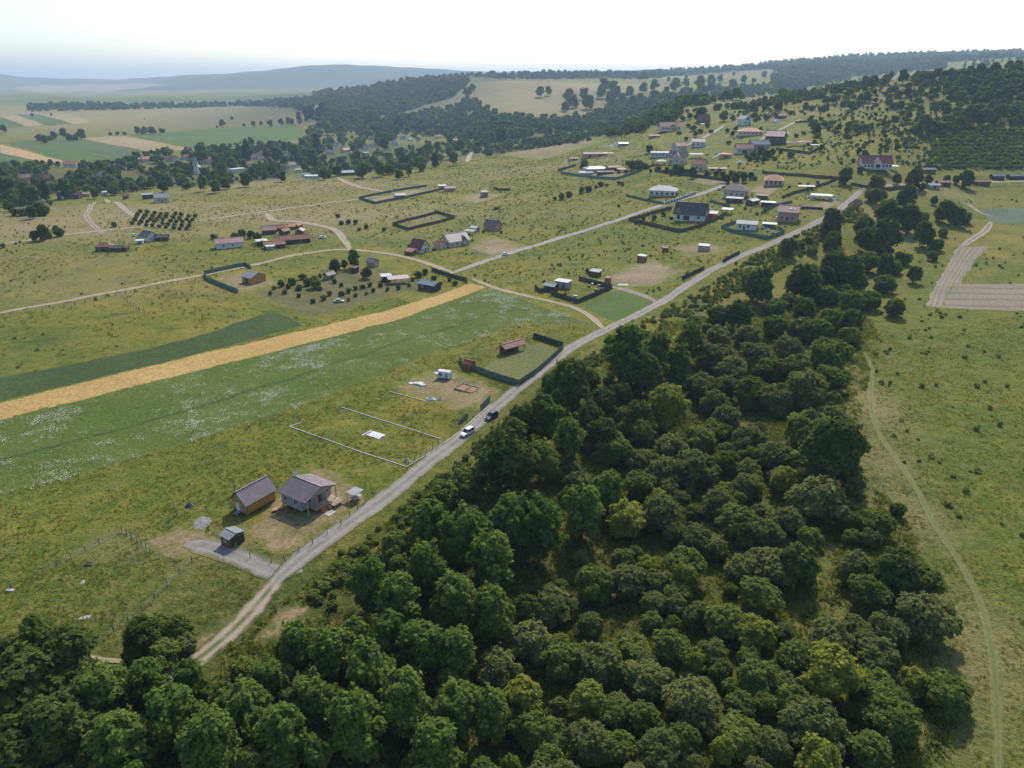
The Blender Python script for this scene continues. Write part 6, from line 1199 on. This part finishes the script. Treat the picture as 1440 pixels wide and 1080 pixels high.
# ------------------------------------------------------------------ valley village houses
VH = [(100,232,15,R_orange,W_white,'long white house with orange roof at the field edge'),(38,251,16,R_tan,W_cream,'low house with faded tile roof under the tall trees below the fields'),(47,256,10,R_rust,W_white,'white gabled house with rusty roof under tall village trees'),(66,252,13,R_rust,W_brown,'dark barn with rusty roof beside the village path'),
 (207,225,14,R_orange,W_white,'white house with orange roof amid green gardens'),(196,225,8,R_white,W_white,'white-roofed annex beside the orange-roofed village house'),(241,224,15,R_rust,W_cream,'long brownish-roofed village house'),(263,222,9,R_orange,W_cream,'small tiled house behind village trees'),(294,228,13,R_orange,W_cream,'orange tiled house with cream walls beside the white hall'),
 (332,239,18,R_white,W_white,'white flat-roofed hall in the village'),(358,222,12,R_tan,W_white,'pale house with faded roof beyond the white hall'),(378,221,12,R_rust,W_cream,'brown-roofed house below the wide green field'),(366,218,8,R_rust,W_white,'small rusty-roofed house behind green trees'),(408,218,8,R_grey,W_white,'small grey-roofed white house in the village'),
 (410,233,11,R_tan,W_white,'pink and tan roofed house in dense trees'),(420,240,8,R_white,W_white,'white gable house in dense trees'),(400,240,10,R_rust,W_cream,'low rusty-roofed house at the village edge'),(423,228,7,R_tan,W_white,'tan roofed outhouse in dense trees'),(473,204,9,R_grey,W_white,'white steep gabled house in the middle village'),(486,212,14,R_red,W_cream,'bright dark-red roofed house in the middle village'),
 (464,215,15,R_blue,W_cream,'bluish-purple roofed house in middle village'),(516,208,11,R_tan,W_white,'faded pink roofed house beside dark trees'),(525,205,9,R_orange,W_cream,'orange roofed house beside the faded pink one'),(523,195,12,R_tan,W_cream,'long tan roof higher on the village slope'),(514,216,9,R_white,W_cream,'white-roofed shed below the faded pink house'),(555,203,11,R_grey,W_white,'white house with grey roof in the upper village'),(567,195,11,R_tan,W_white,'white and tan house in the upper village'),
 (577,197,8,R_white,W_white,'little white house among roofs of the upper village'),(588,197,8,R_rust,W_cream,'rusty-roofed house at the upper village end'),(615,193,12,R_orange,W_white,'orange roofed white house at upper village end'),(640,198,9,R_white,W_white,'white house at the far end of village'),(145,247,9,R_grey,W_white,'grey and white house in the trees below the orange-roofed field house'),(545,209,6,R_orange,W_white,'tiny orange-roofed hut in the upper village'),(80,262,8,R_rust,W_brown,'small brown barn below the village path'),
 (350,232,9,R_rust,W_white,'little white house with rusty roof beside hall'),(440,228,9,R_tan,W_cream,'tan roofed house behind the white roadside hall'),(383,246,8,R_rust,W_white,'small rusty house at the plateau edge')]
for i, (u, v, L, rm, wm, lb) in enumerate(VH):
    house('village_house', lb, u, v, L, L*.62 if L > 9 else 6.5, 4.0, .5 if rm is R_white else 3.2, [12, -20, 35, -8, 50][i % 5], wm, rm, wins=rowwin('S', L, max(2, int(L/4)), 2.1, 1.2, 1.4), doors=[('W', 0, 0, 1.1, 2.1, W_brown)], chim=None if rm is R_white else (L*.2, .8), over=.5)
house('roadside_hall', 'long low white building at the plateau edge', 440, 249, 15, 6, 3, .4, 5, W_white, R_white, kind='mono', wins=rowwin('S', 15, 4, 1.8))
house('roadside_hall', 'pale green-roofed building adjoining the long white one', 431, 247, 10, 7, 3, 1.6, 5, W_white, R_teal, wins=rowwin('S', 10, 3, 1.8))
house('roadside_hall', 'low building with pale teal roof at the road brow', 488, 244, 13, 7, 3, 1.8, 25, W_dark, mat('pale_teal_roof', (.30,.42,.44), .5, .1), cat='shed', doors=[('E', 0, 0, 2, 2, W_dark)])
# church
p = P(277, 245); e = empty('church_tower', p, .3); tag(e, 'white church tower with pointed grey spire among village trees', 'church')
MB().box(0, 0, 6, 5, 5, 14).build('tower', W_white, e)
MB().add([(-2.9,-2.9,13),(2.9,-2.9,13),(2.9,2.9,13),(-2.9,2.9,13),(0,0,22)], [(0,1,4),(1,2,4),(2,3,4),(3,0,4),(3,2,1,0)]).build('spire', R_grey, e); MB().box(0, 9, 3.5, 8, 13, 8).build('nave', W_white, e)
MB().add([(-4.5,2,7.5),(4.5,2,7.5),(4.5,16,7.5),(-4.5,16,7.5),(0,2,11.5),(0,16,11.5)], [(0,1,4),(1,2,5,4),(3,0,4,5),(2,3,5),(3,2,1,0)]).build('roof', R_grey, e)
for y in (-2.55,): MB().box(0, y, 10.5, 1.2, .1, 2).build('window', M_glass, e)
# grain silo towers
for i, (u, v) in enumerate(((443,165),(447,164))):
    e = empty('silo', P(u, v+3)); tag(e, ['lower white silo tower with grey cap above the green field', 'taller white silo tower with red cap above the green field'][i], 'silo')
    MB().tube([(0,0,-2),(0,0,26+6*i)], [4.0, 4.0], 14).build('shell', M_white, e); MB().tube([(0,0,26+6*i),(0,0,29+6*i)], [4.2, .6], 14).build('cap', [R_grey, R_orange][i], e)

# ------------------------------------------------------------------ haze
hz = MB().box(0, 6000, 150, 74000, 26000, 430).build('haze', None)
m = bpy.data.materials.new('haze_air'); m.use_nodes = True; t = m.node_tree; t.nodes.clear()
o = t.nodes.new('ShaderNodeOutputMaterial'); pv = t.nodes.new('ShaderNodeVolumePrincipled'); t.links.new(pv.outputs[0], o.inputs['Volume'])
pv.inputs['Color'].default_value = (.58,.79,1,1); pv.inputs['Density'].default_value = .000095; pv.inputs['Anisotropy'].default_value = .2
hz.data.materials.append(m); tag(hz, 'thin blue summer haze over the valley', None, None, 'stuff')
